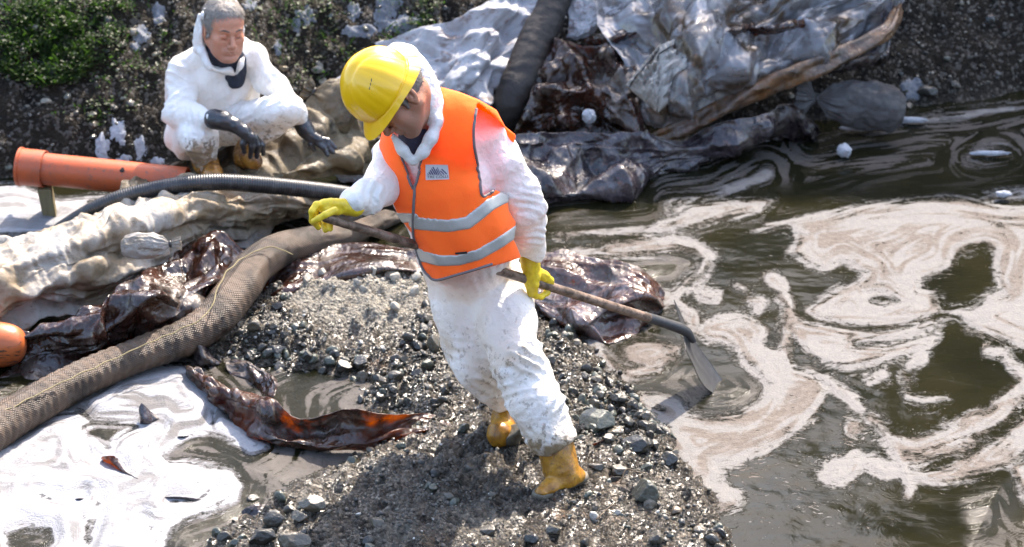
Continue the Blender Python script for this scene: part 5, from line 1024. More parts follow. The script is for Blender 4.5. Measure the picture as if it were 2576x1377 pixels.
# ------------------------------------------------------------------ worker with the shovel
W1 = empty("person", tuple(PZ(1330, 1180, .08))); tag(W1, "stooping worker in yellow helmet, orange vest and white coverall holding the shovel", "person")
fd = Field((-.66, 10.05, .06), (.36, 11.18, 1.70), .0072)
fn_ = np.array([-.5, -.85, -.12]); fn_ /= np.linalg.norm(fn_)
ch = lambda L: [N_(*a) for a in L]
fd.chain(ch([(1180,690,11.00,112),(1165,600,10.86,122),(1112,470,10.68,132),(1092,380,10.68,118),(1080,330,10.69,90)]), .05, fn_, 1.16)
fd.chain(ch([(1105,330,10.66,66),(1180,340,10.70,72),(1218,345,10.70,58)]), .05, fn_, 1.1)
fd.chain(ch([(1010,400,10.74,70),(1090,380,10.68,80)]), .05, fn_, 1.2)
# legs
fd.chain(ch([(1262,705,11.00,80),(1272,800,10.84,74),(1312,920,10.66,72),(1350,1020,10.57,72),(1392,1108,10.49,62)]), .035)
fd.chain(ch([(1150,700,11.00,80),(1160,800,10.94,75),(1203,915,10.86,72),(1236,975,10.90,60),(1270,1028,10.92,38)]), .035)
# arms
fd.chain(ch([(1212,345,10.71,54),(1262,415,10.70,62),(1316,505,10.70,55),(1334,580,10.78,43),(1338,632,10.84,38)]), .03)
fd.chain(ch([(985,400,10.70,56),(962,470,10.56,46),(925,498,10.45,40),(888,508,10.38,36)]), .03)
# hood
HC = PY(999, 238, 10.51)
fd.ell(PY(1034, 222, 10.62), (.108, .150, .120), .03, ax=[.92*VR+.38*VU, -.38*VR+.92*VU, VT])
fd.ell(PY(990, 160, 10.60), (.066, .060, .09), .03, ax=[VR, VU, VT])


fd.ell(PY(1006, 254, 10.44), (.100, .143, .170), .015, ax=[.95*VR+.30*VU, -.30*VR+.95*VU, VT], mode='s')
fd.cone(PY(1035, 300, 10.44), PY(1037, 372, 10.42), .085, .020, .012, mode='s')
fd.chain(ch([(1000,122,10.64,18),(1045,140,10.66,20),(1080,180,10.66,20),(1097,225,10.62,19),(1103,265,10.57,19),(1100,305,10.52,18),(1084,345,10.49,15),(1062,385,10.48,11),(1044,408,10.485,8)]), .018)
fd.chain(ch([(992,345,10.50,8),(1012,376,10.48,9),(1036,406,10.485,8)]), .015)
U, Vv = uvgrid(fd)
sil = raster([(925,350),(940,300),(960,200),(944,140),(950,122),(975,108),(1010,107),(1045,121),(1072,148),(1088,180),(1098,218),(1112,238),(1120,252),(1160,250),(1215,272),(1269,317),(1300,362),(1329,412),(1350,452),(1367,492),(1377,517),(1379,545),(1372,570),(1376,600),(1379,632),(1372,650),(1360,664),(1335,657),(1308,646),(1300,660),(1335,690),(1347,760),(1347,845),(1360,880),(1386,927),(1408,975),(1427,1020),(1437,1065),(1453,1098),(1440,1112),(1415,1130),(1380,1148),(1352,1148),(1334,1137),(1322,1105),(1293,1052),(1278,1032),(1257,1039),(1235,1030),(1196,996),(1160,960),(1134,927),(1110,870),(1096,814),(1080,750),(1066,690),(1030,600),(1000,560),(985,515),(950,540),(915,548),(880,538),(866,520),(852,505),(852,488),(866,476),(886,474),(915,450),(940,405)])
fd.V = np.maximum(fd.V, (-sil(U, Vv)*.00139).astype(np.float32))
fd.V = np.maximum(fd.V, -(fd.grid()[2]-.11-.02*0)*np.ones_like(fd.V)) if False else fd.V
V, Fq = fd.net(); V = smooth_verts(V, Fq, 2, .5)
fans = [(1335,900,10.6,60,(.5,1,0),26,.011),(1290,950,10.6,70,(-.35,1,0),24,.012),(1180,900,10.75,70,(.4,1,0),30,.009),(1400,1000,10.55,60,(-.8,.6,0),26,.010),(1370,1110,10.5,60,(.2,1,0),17,.007),(1210,960,10.8,60,(.7,.7,0),22,.008),
  (1220,740,10.7,70,(.9,.5,0),26,.009),(1130,740,10.7,60,(-.6,.8,0),26,.006),(1345,520,10.6,55,(.25,1,0),21,.010),(1335,600,10.7,55,(.1,1,0),17,.008),(1270,420,10.5,60,(-.6,.8,0),30,.007),(1290,470,10.5,60,(.8,.6,0),30,.007),(900,490,10.3,50,(1,.5,0),17,.008),(950,470,10.4,50,(1,-.2,0),22,.010),(940,520,10.4,40,(.7,.8,0),18,.006),
  (1060,150,10.5,60,(.8,.6,0),26,.006),(1100,320,10.4,50,(1,.25,0),22,.004),(1340,640,10.8,30,(0,1,0),12,.005)]
fans = [f_[:-1]+(f_[-1]*1.5,) for f_ in fans]; V = crumple(V, Fq, fans, (.0040, .22), 5, .0006, facet=.0062)
x, y, z = V.T; u_, v_ = proj(x, y, z)
dirt = np.clip(.06+.34*sstep(.9, .4, z)+.25*sstep(.2, .6, fbm(x*7, y*7, z*7, 3, 66))*(z < .85)+.45*sstep(1050, 1140, v_)+.30*np.exp(-((u_-1270)**2/3500+(v_-930)**2/2500))+.18*np.exp(-((u_-1290)**2/4000+(v_-1080)**2/3000))+.12*np.exp(-((u_-930)**2/2500+(v_-520)**2/900))+.12*(v_ < 330), 0, 1)
mobj("coverall", V, Fq, M_SUIT, W1, attrs={"dirt": dirt})
# dark shirt collar
sf = Field(PY(1040, 340, 10.56)-np.array([.14, .16, .16]), PY(1040, 340, 10.56)+np.array([.16, .14, .18]), .004)
sf.cone(PY(1060, 275, 10.60), PY(1044, 350, 10.58), .064, .058, .02, n=None); sf.cone(PY(1042, 345, 10.555), PY(1038, 385, 10.53), .046, .012, .02)
V, Fq = sf.net(); V = crumple(V, Fq, [], (.004, .05), 9, .001)
mn = M("navy_cloth"); nz = mn.noise(mn.pos(), 90, 4); mn.P(Base_Color=mn.mix(nz, (.022, .018, .035), (.055, .045, .075)), Roughness=.85); mn.bump(nz, .002, .6)
mobj("shirt_collar", V, Fq, mn.m, W1)
# head
hf_ = -.47*VR-.88*VU+.02*VT; hu_ = -.79*VR+.41*VU+.45*VT
mh1 = M("short_grey_hair"); mh1.P(Base_Color=mh1.mix(mh1.noise(mh1.pos(), 160, 3, .8), (.045, .036, .030), (.22, .19, .17)), Roughness=.7)
bdy, to1, A1 = head(W1, HC, hf_, hu_, 1.10, M_SKIN, hairmat=mh1.m, hairkind=2, neck=PY(1078, 318, 10.62))
# helmet: moulded shell over the head, in head coordinates
def helmet(parent, to):
    nth, nph = 180, 70; th = np.linspace(0, 2*math.pi, nth, endpoint=False)[None]; t = np.linspace(0, 1, nph)[:, None]   # t 0 crown .. 1 rim
    front = np.cos(th)                                  # +1 at visor (y)
    phi = np.clip(t/.80, 0, 1)*math.pi/2*1.02
    rx, ry, rz = .114, .122, .146
    side = np.sin(th); up = np.cos(phi)*rz; rr = np.sin(phi)**.92
    # lateral crease ridges and the central raised band
    flute = .0014*np.abs(np.sin(th*9))*np.sin(np.clip(phi, 0, 1.4)*1.6)*(np.abs(front) < .85)
    band = .007*np.exp(-(side/.20)**4)*sstep(.15, .5, t)*(1-sstep(.66, .80, t))
    x = (rx+flute)*rr*side; y = (ry+flute)*rr*front; x = x+band*side; y = y+band*front; zc = .028+up+.004*np.exp(-(x/.028)**4)*(phi < 1.2)-.003*np.exp(-((np.abs(x)-.040)/.008)**2)*(phi < 1.1)
    rim = sstep(.80, 1.0, t)
    flare = rim*(.009+.036*np.clip(front, 0, 1)**3+.012*np.clip(-front, 0, 1)**2)
    x = x+flare*side*.9; y = y+flare*front; zc = zc-rim*(.020+.020*np.clip(-front, 0, 1)-.002*np.clip(front, 0, 1)**3)-.012*np.clip(front, 0, 1)**4*rim
    lip = -.004*sstep(.775, .79, t)*(1-sstep(.80, .83, t)); x = x+lip*side; y = y+lip*front
    P = np.stack([x+0*th, y+0*th, zc+0*th], -1).reshape(-1, 3); n0 = len(P)
    Fc = grid_faces(nph, nth, True); Q = P.copy(); 
    N = vnormals(P, Fc)
    if (N[:, 2]*(P[:, 2] > .12)).sum() < 0: Fc = Fc[:, ::-1]; N = -N
    Q = P-N*.0035; r = (nph-1)*nth; j = np.arange(nth); k = (j+1) % nth; side_f = np.stack([r+j, r+k, r+k+n0, r+j+n0], 1)
    if Fc[0][1] == 1: pass
    W = np.array([to(p) for p in np.vstack([P, Q])]); Fall = np.vstack([Fc, Fc[:, ::-1]+n0, side_f])
    return mobj("helmet", W, Fall, my.m, parent), W, Fc
my = M("yellow_shell"); n1 = my.noise(my.pos(), 20, 5, .7); sc_ = my.ss(my.noise(my.map(my.obj(), (1, 4, 1)), 40, 3, .8), .68, .74)
my.P(Base_Color=my.mix(my.ma('MULTIPLY', sc_, .5), my.mix(n1, (.84, .45, .008), (.92, .52, .010)), (.35, .25, .05)), Roughness=my.fmix(n1, .22, .40), Specular_IOR_Level=.5, Coat_Weight=.3, Coat_Roughness=.1); my.bump(my.noise(my.pos(), 9, 2), .004, .3)
uoff = np.array([0.0, .004, .020])
tow = lambda p: to1(np.array(p)*.965+uoff)
hel, HW, HF = helmet(W1, tow)
# vent slots on the side facing us
HB = BVHTree.FromPolygons(HW.tolist(), HF.tolist())
def drape(bv, u, v, off=.002):
    d = Vector(ray(u, v)).normalized(); r = bv.ray_cast(Vector((0, 0, CAM_H)), d)
    if r[0] is None: return None
    n = r[1] if r[1].dot(d) < 0 else -r[1]
    return np.array(r[0]+n*off)
def patch(name, bv, rows, mat, parent, off=.002, nu=12, nv=6):
    R = np.array([[drape_pt for drape_pt in r] for r in rows], float)
    G = []
    for j in np.linspace(0, 1, nv):
        for i in np.linspace(0, 1, nu):
            q = (R[0][0]*(1-i)+R[0][1]*i)*(1-j)+(R[1][0]*(1-i)+R[1][1]*i)*j; p = drape(bv, q[0], q[1], off)
            if p is None: return None
            G.append(p)
    V = np.array(G); Fc = grid_faces(nv, nu); N = vnormals(V, Fc)
    if (N@VT).mean() < 0: Fc = Fc[:, ::-1]
    return mobj(name, V, Fc, mat, parent)
for a in ((935, 198, 934, 206), (933, 208.5, 931.5, 216), (930.5, 218.5, 929, 226)):
    patch("vent_slot", HB, [[(a[0]-.9, a[1]), (a[0]+.9, a[1])], [(a[2]-.9, a[3]), (a[2]+.9, a[3])]], M_BLK, hel, .0008, 3, 5)
# vest
mv = M("orange_vest_cloth"); w1 = mv.noise(mv.pos(), 300, 2); mv.P(Base_Color=mv.mix(mv.ma('MULTIPLY', mv.ss(mv.noise(mv.pos(), 11, 6, .7), .52, .70), .35), (2.2, .34, .055), (1.2, .20, .05)), Roughness=.7, Specular_IOR_Level=.2); mv.p.inputs["Sheen Weight"].default_value = .3
mv.bump(mv.ma('ADD', mv.ma('MULTIPLY', w1, .25), mv.ma('MULTIPLY', mv.ma('ABSOLUTE', mv.ma('SUBTRACT', mv.noise(mv.pos(), 7, 3), .5)), -2.2)), .010, .5); mv.translucent((1.0, .26, .04), .48)
vf = Field(PY(910, 720, 10.3)*[1, 0, 0]+[0, 10.34, .68], [PY(1320, 400, 10.7)[0], 11.0, 1.56], .005)
vn = fn_
vf.chain(ch([(1085,300,10.70,92),(1088,380,10.68,134),(1112,460,10.67,152),(1150,545,10.66,150),(1172,640,10.66,146),(1180,730,10.66,142)]), .04, vn, 1.12)
vf.chain(ch([(1100,290,10.68,86),(1160,320,10.62,98),(1205,330,10.64,84),(1230,335,10.68,66)]), .05, vn, 1.0)
VVv = vf.V.copy(); U, Vp = uvgrid(vf); Yg = vf.grid()[1]
# hanging folds of the vest
Xg, _, Zg = vf.grid()
VVv = VVv+ (.009*noise(Xg*8+Zg*2.5, Yg*3, Zg*2.4, 301)+.004*tri3(Xg*9+0*Zg, Yg*4, Zg*6, 305, 4)+.004*np.sin(Xg*38+Zg*22+3*noise(Xg*3, Yg*3, Zg*3, 302))*sstep(1.30, .8, Zg)).astype(np.float32)
out = raster([(929,336),(926,367),(942,399),(958,418),(973,472),(998,534),(1019,566),(1040,592),(1046,632),(1062,676),(1078,697),(1099,709),(1154,695),(1204,680),(1269,662),(1311,648),(1300,620),(1290,600),(1298,560),(1280,532),(1275,492),(1300,470),(1310,350),(1270,318),(1249,277),(1204,251),(1154,231),(1104,218),(1000,235),(960,290)])
VVv = np.maximum(VVv, -out(U, Vp)*.00138)
vcut = raster([(987,330),(1014,412),(1042,482),(1055,427),(1075,357),(1108,305),(1117,262),(1106,214),(1000,200),(960,280)])
acut = raster([(1200,258),(1190,347),(1202,427),(1214,499),(1247,478),(1275,492),(1330,500),(1330,300),(1268,322),(1240,290)])
VVv = np.maximum(VVv, np.minimum(vcut(U, Vp)*.00138, 10.80-Yg)); VVv = np.maximum(VVv, np.minimum(acut(U, Vp)*.00138, 10.69-Yg))
V, Fq = vf.net(VVv); V = smooth_verts(V, Fq, 2, .5); vest = mobj("vest", V, Fq, mv.m, W1)
VB = BVHTree.FromPolygons(V.tolist(), Fq.tolist())
ms = M("reflective_tape"); ms.P(Base_Color=ms.mix(ms.noise(ms.pos(), 250, 2), (.42, .40, .37), (.56, .54, .50)), Roughness=.42, Metallic=.35); ms.bump(ms.noise(ms.pos(), 30, 4), .003, .4)
def banded(name, strokes, off, mat, front=None):
    s = raster(None, strokes, pad=40)(U, Vp); B = np.maximum(VVv-off, -s*.00138)
    if front is not None: B = np.maximum(B, Yg-front)
    # keep it a skin: hollow inside
    B = np.maximum(B, -(VVv+.010))
    v, f = vf.net(B); 
    if len(f) < 4: return None
    v = smooth_verts(v, f, 4, .5)
    return mobj(name, v, f, mat, vest)
banded("reflective_band", [([(994,548),(1041,549)], 13)], .0042, ms.m)
banded("reflective_band", [([(1043,561),(1064,564),(1124,569),(1175,562),(1204,540),(1234,515),(1285,488)], 16.5)], .0042, ms.m)
banded("reflective_band", [([(1043,634),(1062,645),(1104,656),(1154,655),(1204,641),(1254,613),(1310,575)], 14.5)], .0042, ms.m)
mg = M("grey_piping"); mg.P(Base_Color=(.17, .15, .15), Roughness=.7)
for L in ([(1054,430),(1045,470),(1041,520),(1040,580),(1047,632),(1064,676),(1080,696),(1099,706),(1154,692),(1204,677),(1245,664)], [(989,340),(1014,412),(1041,478)], [(1076,357),(1055,427)], [(930,345),(929,367),(943,399),(958,416)], [(1199,274),(1192,347),(1204,427),(1213,494),(1246,476)]):
    pts = []
    for q in catmull(np.array([(a, b, 0) for a, b in L], float), 60)[:, :2]:
        cd_ = [drape(VB, q[0]+dx, q[1]-(2 if q[1] > 640 else 0), .002) for dx in (0, 2, -2, 4, -4, 6, -6, 9, -9, 12, -12)]; cd_ = [p for p in cd_ if p is not None]
        if cd_:
            ym = min(p[1] for p in cd_); pts.append(next(p for p in cd_ if p[1] < ym+.022))
    if len(pts) > 8: tube(pts[::2], [.0052]*len(pts[::2]), mg.m, "piping", parent=vest, rings=160, seg=8)
# badge with its stripes and lettering
mbd = M("badge_cloth"); mbd.P(Base_Color=(.56, .51, .50), Roughness=.7); mpr = M("badge_print"); mpr.P(Base_Color=(.035, .025, .10), Roughness=.6); mbk = M("badge_letters"); mbk.P(Base_Color=(.015, .012, .012), Roughness=.6)
BX = lambda x, y: (1039.8+x*.054815, 394.1+y*.054815)      # badge crop to picture
bdg = patch("badge", VB, [[(1070.5, 413.8), (1127, 413.6)], [(1072, 452.8), (1130, 451.4)]], mbd.m, vest, .0045, 14, 10)
def bpatch(name, quad, mat, off=.0060, nu=3, nv=6):
    q = [BX(*a) for a in quad]; return patch(name, VB, [[q[0], q[1]], [q[3], q[2]]], mat, bdg, off, nu, nv)
for quad in ([(880,470),(925,455),(1130,825),(1080,835)], [(825,545),(860,525),(1050,825),(990,825)], [(765,625),(805,600),(945,825),(880,825)], [(712,705),(745,685),(840,820),(770,820)], [(655,780),(685,755),(735,820),(680,822)], [(1040,580),(1075,555),(1205,835),(1165,838)], [(1090,500),(1115,485),(1250,780),(1215,780)], [(1210,760),(1250,780),(1320,830),(1265,838)], [(1225,655),(1265,635),(1440,820),(1390,822)], [(1285,580),(1320,545),(1560,800),(1500,805)]):
    bpatch("badge_stripe", quad, mpr.m)
fc = bpy.data.curves.new("t", 'FONT'); fc.body = "TRE COLLI"; fc.size = 1; to_ = bpy.data.objects.new("t", fc); COL.objects.link(to_); bpy.context.view_layer.update()
me = bpy.data.meshes.new_from_object(to_.evaluated_get(bpy.context.evaluated_depsgraph_get())); tv = np.array([v.co[:] for v in me.vertices]); bpy.data.objects.remove(to_)
x0, x1, y0, y1 = tv[:, 0].min(), tv[:, 0].max(), tv[:, 1].min(), tv[:, 1].max()
wv = []
for a in tv:
    fx = (a[0]-x0)/(x1-x0); fy = (a[1]-y0)/(y1-y0); q = BX(650+fx*930, (982 if fx < .4 else 992-(fx-.4)*50)-fy*118); wv.append(drape(VB, q[0], q[1], .0062))
if all(p is not None for p in wv):
    m2 = bpy.data.meshes.new("lettering"); m2.from_pydata([tuple(p) for p in wv], [], [tuple(p.vertices) for p in me.polygons]); m2.materials.append(mbk.m); lo = bpy.data.objects.new("lettering", m2); link(lo, bdg); lo.matrix_parent_inverse = bdg.matrix_world.inverted() if False else Matrix.Translation(W1.location)@Matrix.Translation(W1.location).inverted()
patch("care_label", VB, [[(1145, 634), (1175, 631)], [(1146, 639.5), (1176, 637)]], M_BLK, vest, .0045, 6, 3)
# gloves
def hand(name, chains, mat, parent, h=.0028, k=.006, fans=()):
    allp = np.vstack([[n[0] for n in c_] for c_ in chains]); fdh = Field(allp.min(0)-.05, allp.max(0)+.05, h)
    for c_ in chains: fdh.chain(c_, k)
    v, f = fdh.net(); v = smooth_verts(v, f, 1, .4); v = crumple(v, f, list(fans), (.0012, .03), 17, .0005); return mobj(name, v, f, mat, parent)
M_YG = glove_mat("yellow_rubber", (.62, .42, .02), (.80, .58, .03), .5, .35)
hand("glove", [ch([(893,521,10.37,25),(872,520,10.35,22),(850,520,10.33,19),(836,520,10.32,18)]), ch([(858,514,10.33,15),(832,513,10.31,14),(815,513,10.31,12)]), ch([(850,530,10.32,13),(828,528,10.30,13),(812,524,10.31,12)]),
  ch([(816,510,10.32,9.5),(796,516,10.29,9),(785,532,10.27,8.5),(786,556,10.275,8.5),(801,573,10.30,7)]), ch([(812,514,10.34,9),(797,524,10.34,8.5),(792,545,10.33,8),(802,562,10.325,7.5)]),
  ch([(842,530,10.27,10),(818,541,10.245,9),(800,551,10.24,8.5),(788,557,10.245,7)]), ch([(826,520,10.36,9),(812,545,10.37,8.5),(815,565,10.35,8),(819,579,10.335,7.5)]), ch([(838,524,10.37,9),(828,548,10.37,8),(830,566,10.345,7.5),(831,577,10.33,7)])], M_YG, W1, k=.005)
hand("glove", [ch([(1331,644,10.86,24),(1334,664,10.875,24),(1339,684,10.88,23)]), ch([(1334,668,10.865,18),(1341,696,10.865,20)]), ch([(1328,690,10.86,13),(1333,714,10.853,12.5),(1337,738,10.858,11)]), ch([(1340,694,10.86,13),(1343,716,10.852,12.5),(1343,737,10.858,10)]),
  ch([(1352,684,10.90,14),(1371,694,10.915,11),(1384,706,10.93,9),(1389,722,10.945,7)]), ch([(1358,694,10.90,13),(1374,706,10.92,9),(1383,718,10.94,7.5)]), ch([(1375,708,10.93,9),(1376,736,10.925,8),(1362,747,10.90,7.5),(1348,746,10.87,7.5)]),
  ch([(1330,730,10.90,9),(1317,736,10.90,9),(1307,733,10.895,8)]), ch([(1345,742,10.87,8),(1326,742,10.88,8),(1310,740,10.89,7)])], M_YG, W1, k=.007)
# boots
mbt = M("ochre_rubber"); n1 = mbt.noise(mbt.pos(), 16, 6, .7); n2 = mbt.noise(mbt.pos(), 60, 4, .7); mbt.P(Base_Color=mbt.mix(mbt.ma('MULTIPLY', mbt.ss(n2, .52, .66), .7), mbt.mix(mbt.ss(n1, .35, .65), (.27, .115, .012), (.46, .22, .02)), (.10, .05, .018)), Roughness=mbt.fmix(n1, .25, .5), Specular_IOR_Level=.5); mbt.bump(mbt.ma('ADD', n1, n2), .004, .5)
msl = M("muddy_sole"); msl.P(Base_Color=msl.mix(msl.noise(msl.pos(), 40, 5, .7), (.045, .04, .03), (.17, .15, .11)), Roughness=.7); msl.bump(msl.noise(msl.pos(), 60, 4), .005, .8)
gp, _ = hit(1408, 1228); zg = gp[2]+.01
Q = lambda u, v, dz, r: (PZ(u, v, zg+dz), r)
def solid(name, parts, mat, parent, h=.004, k=.02, cuts=(), pad=.08):
    allp = np.vstack([[n[0] for n in c_[0]] for c_ in parts]); fb = Field(allp.min(0)-pad, allp.max(0)+pad, h)
    for c_, n, fl in parts: fb.chain(c_, k, n, fl)
    if cuts: 
        for cfn in cuts: fb.V = np.maximum(fb.V, cfn(*fb.grid()).astype(np.float32)*np.ones_like(fb.V))
    v, f = fb.net(); v = smooth_verts(v, f, 1, .4); return v, f
zz = np.array([0, 0, 1.0])
sh = [N_(1398,1100,10.49,41), N_(1402,1140,10.47,43), N_(1410,1176,10.45,43), N_(1418,1198,10.435,41)]
v, f = solid("b", [(sh, None, 1), ([Q(1448,1196,.024,.036), Q(1418,1208,.022,.036), Q(1385,1226,.014,.032), Q(1364,1239,.008,.027)], zz, 1.25)], mbt.m, W1, cuts=[lambda X, Y, Z: zg+.008-Z])
v = crumple(v, f, [(1400,1170,10.5,40,(.3,1,0),17,.004)], (.002, .05), 3, .0005); bt = mobj("boot", v, f, mbt.m, W1)
v, f = solid("s", [([Q(1450,1200,.0,.044), Q(1416,1213,.0,.041), Q(1380,1233,.0,.040), Q(1362,1243,.0,.035)], zz, 1.6)], msl.m, bt, cuts=[lambda X, Y, Z: zg-.022-Z, lambda X, Y, Z: Z-(zg+.012)]); mobj("sole", v, f, msl.m, bt)
gp2, _ = hit(1262, 1118); zg2 = gp2[2]
Q2 = lambda u, v, dz, r: (PZ(u, v, zg2+dz), r)
v, f = solid("b", [([N_(1266,1015,10.93,26), N_(1272,1055,10.88,33), N_(1272,1078,10.86,33), Q2(1257,1092,.045,.043), Q2(1254,1098,.040,.038)], None, 1)], mbt.m, W1, cuts=[lambda X, Y, Z: zg2-.004-Z])
v = crumple(v, f, [(1265,1075,10.8,30,(.9,.6,0),16,.004)], (.002, .05), 4, .0005); bt = mobj("boot", v, f, mbt.m, W1)
v, f = solid("s", [([Q2(1300,1080,.085,.030), Q2(1285,1094,.045,.036), Q2(1258,1106,.006,.038)], None, 1)], msl.m, bt, cuts=[lambda X, Y, Z: zg2-.012-Z, lambda X, Y, Z: Z-(zg2+.030)-np.clip((X-PZ(1262, 1100, zg2)[0]), 0, 1)*1.1]); mobj("sole", v, f, msl.m, bt)
# ------------------------------------------------------------------ shovel
HL, HR = PY(818, 548, 10.285), PY(1640, 803, 11.26)
SH = empty("shovel", tuple(PZ(1825, 960, 0))); tag(SH, "long wooden handled shovel with its grey steel blade dipping in the foam", "shovel")
mwd = M("handle_wood"); nn = mwd.noise(mwd.map(mwd.pos(), (4, 4, 9)), 6, 6, .7); n3 = mwd.noise(mwd.pos(), 22, 6, .75)
mwd.P(Base_Color=mwd.mix(mwd.ss(mwd.ma('ADD', n3, mwd.ma('MULTIPLY', nn, .3)), .56, .74), mwd.mix(nn, (.17, .105, .075), (.30, .21, .155)), (.07, .045, .03)), Roughness=.5, Specular_IOR_Level=.45); mwd.bump(n3, .003, .6)
PTS = [HL, HL*.66+HR*.34+[0, 0, .004], HL*.33+HR*.67+[0, 0, .003], HR]
tube(PTS, [.0155, .0165, .0172, .0175], mwd.m, "handle", parent=SH, rings=120, seg=24, fn=lambda s, a: .0005*noise(s*12, a, 0, 4))
mst = M("worn_steel"); n1 = mst.noise(mst.pos(), 45, 6, .75); mst.P(Base_Color=mst.mix(n1, (.014, .014, .015), (.085, .085, .086)), Roughness=mst.fmix(n1, .25, .6), Metallic=0.0, Specular_IOR_Level=.35); mst.bump(n1, .002, .5)
S0, S1, S2, S3 = PY(1618, 796, 11.24), PY(1675, 814, 11.29), PY(1722, 832, 11.33), PY(1765, 880, 11.36)
tube([S0, S1, S2, PY(1745, 858, 11.35)], [.0195, .0195, .020, .012], mst.m, "socket", parent=SH, rings=60, seg=24)
# blade: dished plate from shoulders to tip
L0 = PY(1716, 834, 11.335); TIP = PZ(1826, 982, -.035); Ld = TIP-L0; Wd = PY(1690, 772, 11.40)-PY(1716, 882, 11.24); nB, mB = 46, 30
Nn = np.cross(Ld, Wd); Nn /= np.linalg.norm(Nn); Nn = Nn if Nn@VT > 0 else -Nn
s_ = np.linspace(0, 1, nB)[:, None]; t_ = np.linspace(-1, 1, mB)[None]
wid = np.interp(s_[:, 0], [0, .08, .25, .5, .75, .92, 1], [.50, .50, .50, .47, .36, .17, .02])[:, None]
Wn = Wd*1.15
cen = L0+s_[..., None]*Ld-(.030*np.sin(s_*math.pi))[..., None]*Nn
ear = (.10*(np.abs(t_)**2)*np.exp(-(s_/.10)**2))
G = cen+(wid*t_)[..., None]*Wn-(ear)[..., None]*Ld*1.0+(.008*(t_**2)*(1-.3*s_))[..., None]*Nn+(.018*np.exp(-(t_/.16)**2)*np.exp(-(s_/.35)**2))[..., None]*Nn
V = G.reshape(-1, 3); Fc = grid_faces(nB, mB); N = vnormals(V, Fc); V2 = V-N*.0028; n0 = len(V); mI = np.arange(n0).reshape(nB, mB); b = np.concatenate([mI[0], mI[1:, -1], mI[-1, ::-1][1:], mI[::-1, 0][1:-1]]); b2 = np.roll(b, -1)
mobj("blade", np.vstack([V, V2]), np.vstack([Fc, Fc[:, ::-1]+n0, np.stack([b, b2, b2+n0, b+n0], 1)]), mst.m, SH)
# ------------------------------------------------------------------ crouching man
W2 = empty("person", tuple(PZ(560, 440, .24))); tag(W2, "grey-haired man crouching on the tan tarpaulin in a white coverall and black gloves", "person")
g2_ = Field(PY(395, 470, 12.9)*[1, 0, 0]+[0, 12.55, .16], [PY(800, 200, 13.1)[0], 13.5, 1.08], .0085)
fn2 = np.array([.35, -.93, 0])
g2_.chain(ch([(500,320,13.24,76),(522,260,13.20,80),(555,190,13.14,76),(570,150,13.12,60)]), .04, fn2, 1.2); g2_.chain(ch([(600,190,13.16,56),(590,260,13.2,60)]), .04, fn2, 1.2)
g2_.chain(ch([(470,175,13.12,40),(560,135,13.12,44),(640,150,13.12,40)]), .05)
g2_.chain(ch([(462,185,13.10,44),(448,245,13.02,42),(446,285,12.96,38),(500,300,12.86,30),(535,300,12.80,25)]), .014)
g2_.chain(ch([(640,160,13.10,40),(690,205,13.06,38),(728,245,13.03,34),(752,285,13.03,25),(762,308,13.04,20)]), .014)
g2_.chain(ch([(480,340,13.20,66),(492,342,12.98,58),(500,345,12.86,52),(508,372,12.86,40),(514,400,12.87,30)]), .014)
g2_.chain(ch([(560,325,13.16,46),(640,298,12.98,46),(700,280,12.90,43),(724,274,12.88,38)]), .012)
g2_.chain(ch([(724,280,12.90,36),(690,315,12.93,33),(645,345,12.96,30)]), .02)
H2 = PY(563, 74, 13.0)
f2 = .42*VR-.42*VU+.80*VT; u2 = .10*VR+.88*VU+.42*VT
u2 = u2-f2*(u2@f2)/(f2@f2); u2 /= np.linalg.norm(u2); f2 = f2/np.linalg.norm(f2); e2 = np.cross(f2, u2)
g2_.ell(H2-.050*f2+.002*u2, (.112, .100, .135), .02, ax=[e2, f2, u2])
g2_.chain([(H2-.10*u2+.075*e2-.01*f2, .026), (H2-.145*u2+.060*e2+.03*f2, .026), (PY(590, 175, 13.02), .02)], .02); g2_.chain([(H2-.10*u2-.075*e2-.01*f2, .026), (H2-.145*u2-.060*e2+.03*f2, .026), (PY(588, 180, 13.02), .02)], .02)
g2_.ell(H2+.030*f2+.010*u2, (.097, .135, .175), .01, ax=[e2, f2, u2], mode='s')
g2_.cone(H2-.10*u2+.05*f2, PY(588, 170, 12.99), .062, .014, .008, mode='s')
U, Vv = uvgrid(g2_)
sil2 = raster([(508,30),(505,80),(495,102),(470,122),(440,140),(424,170),(417,215),(414,255),(405,300),(402,335),(418,370),(445,392),(470,402),(478,420),(500,425),(560,430),(640,400),(700,370),(745,350),(760,330),(775,318),(770,290),(752,250),(738,222),(715,195),(690,165),(672,135),(650,108),(630,92),(612,85),(615,60),(612,30),(560,-40)])
g2_.V = np.maximum(g2_.V, (-sil2(U, Vv)*.0016).astype(np.float32))
vc2 = raster([(528,70),(545,112),(566,150),(592,190),(600,160),(622,128),(616,95),(605,50),(560,40)]); g2_.V = np.maximum(g2_.V, np.minimum(vc2(U, Vv)*.0016, 13.035-g2_.grid()[1]).astype(np.float32))
g2_.chain([(H2-.10*u2+.098*e2-.04*f2, .014), (H2-.02*u2+.098*e2-.05*f2, .012), (H2+.05*u2+.092*e2-.06*f2, .010)], .01); g2_.chain([(H2-.13*u2-.095*e2-.02*f2, .016), (H2-.02*u2-.100*e2-.04*f2, .013), (H2+.05*u2-.094*e2-.06*f2, .011)], .012)
V, Fq = g2_.net(); V = smooth_verts(V, Fq, 2, .5)
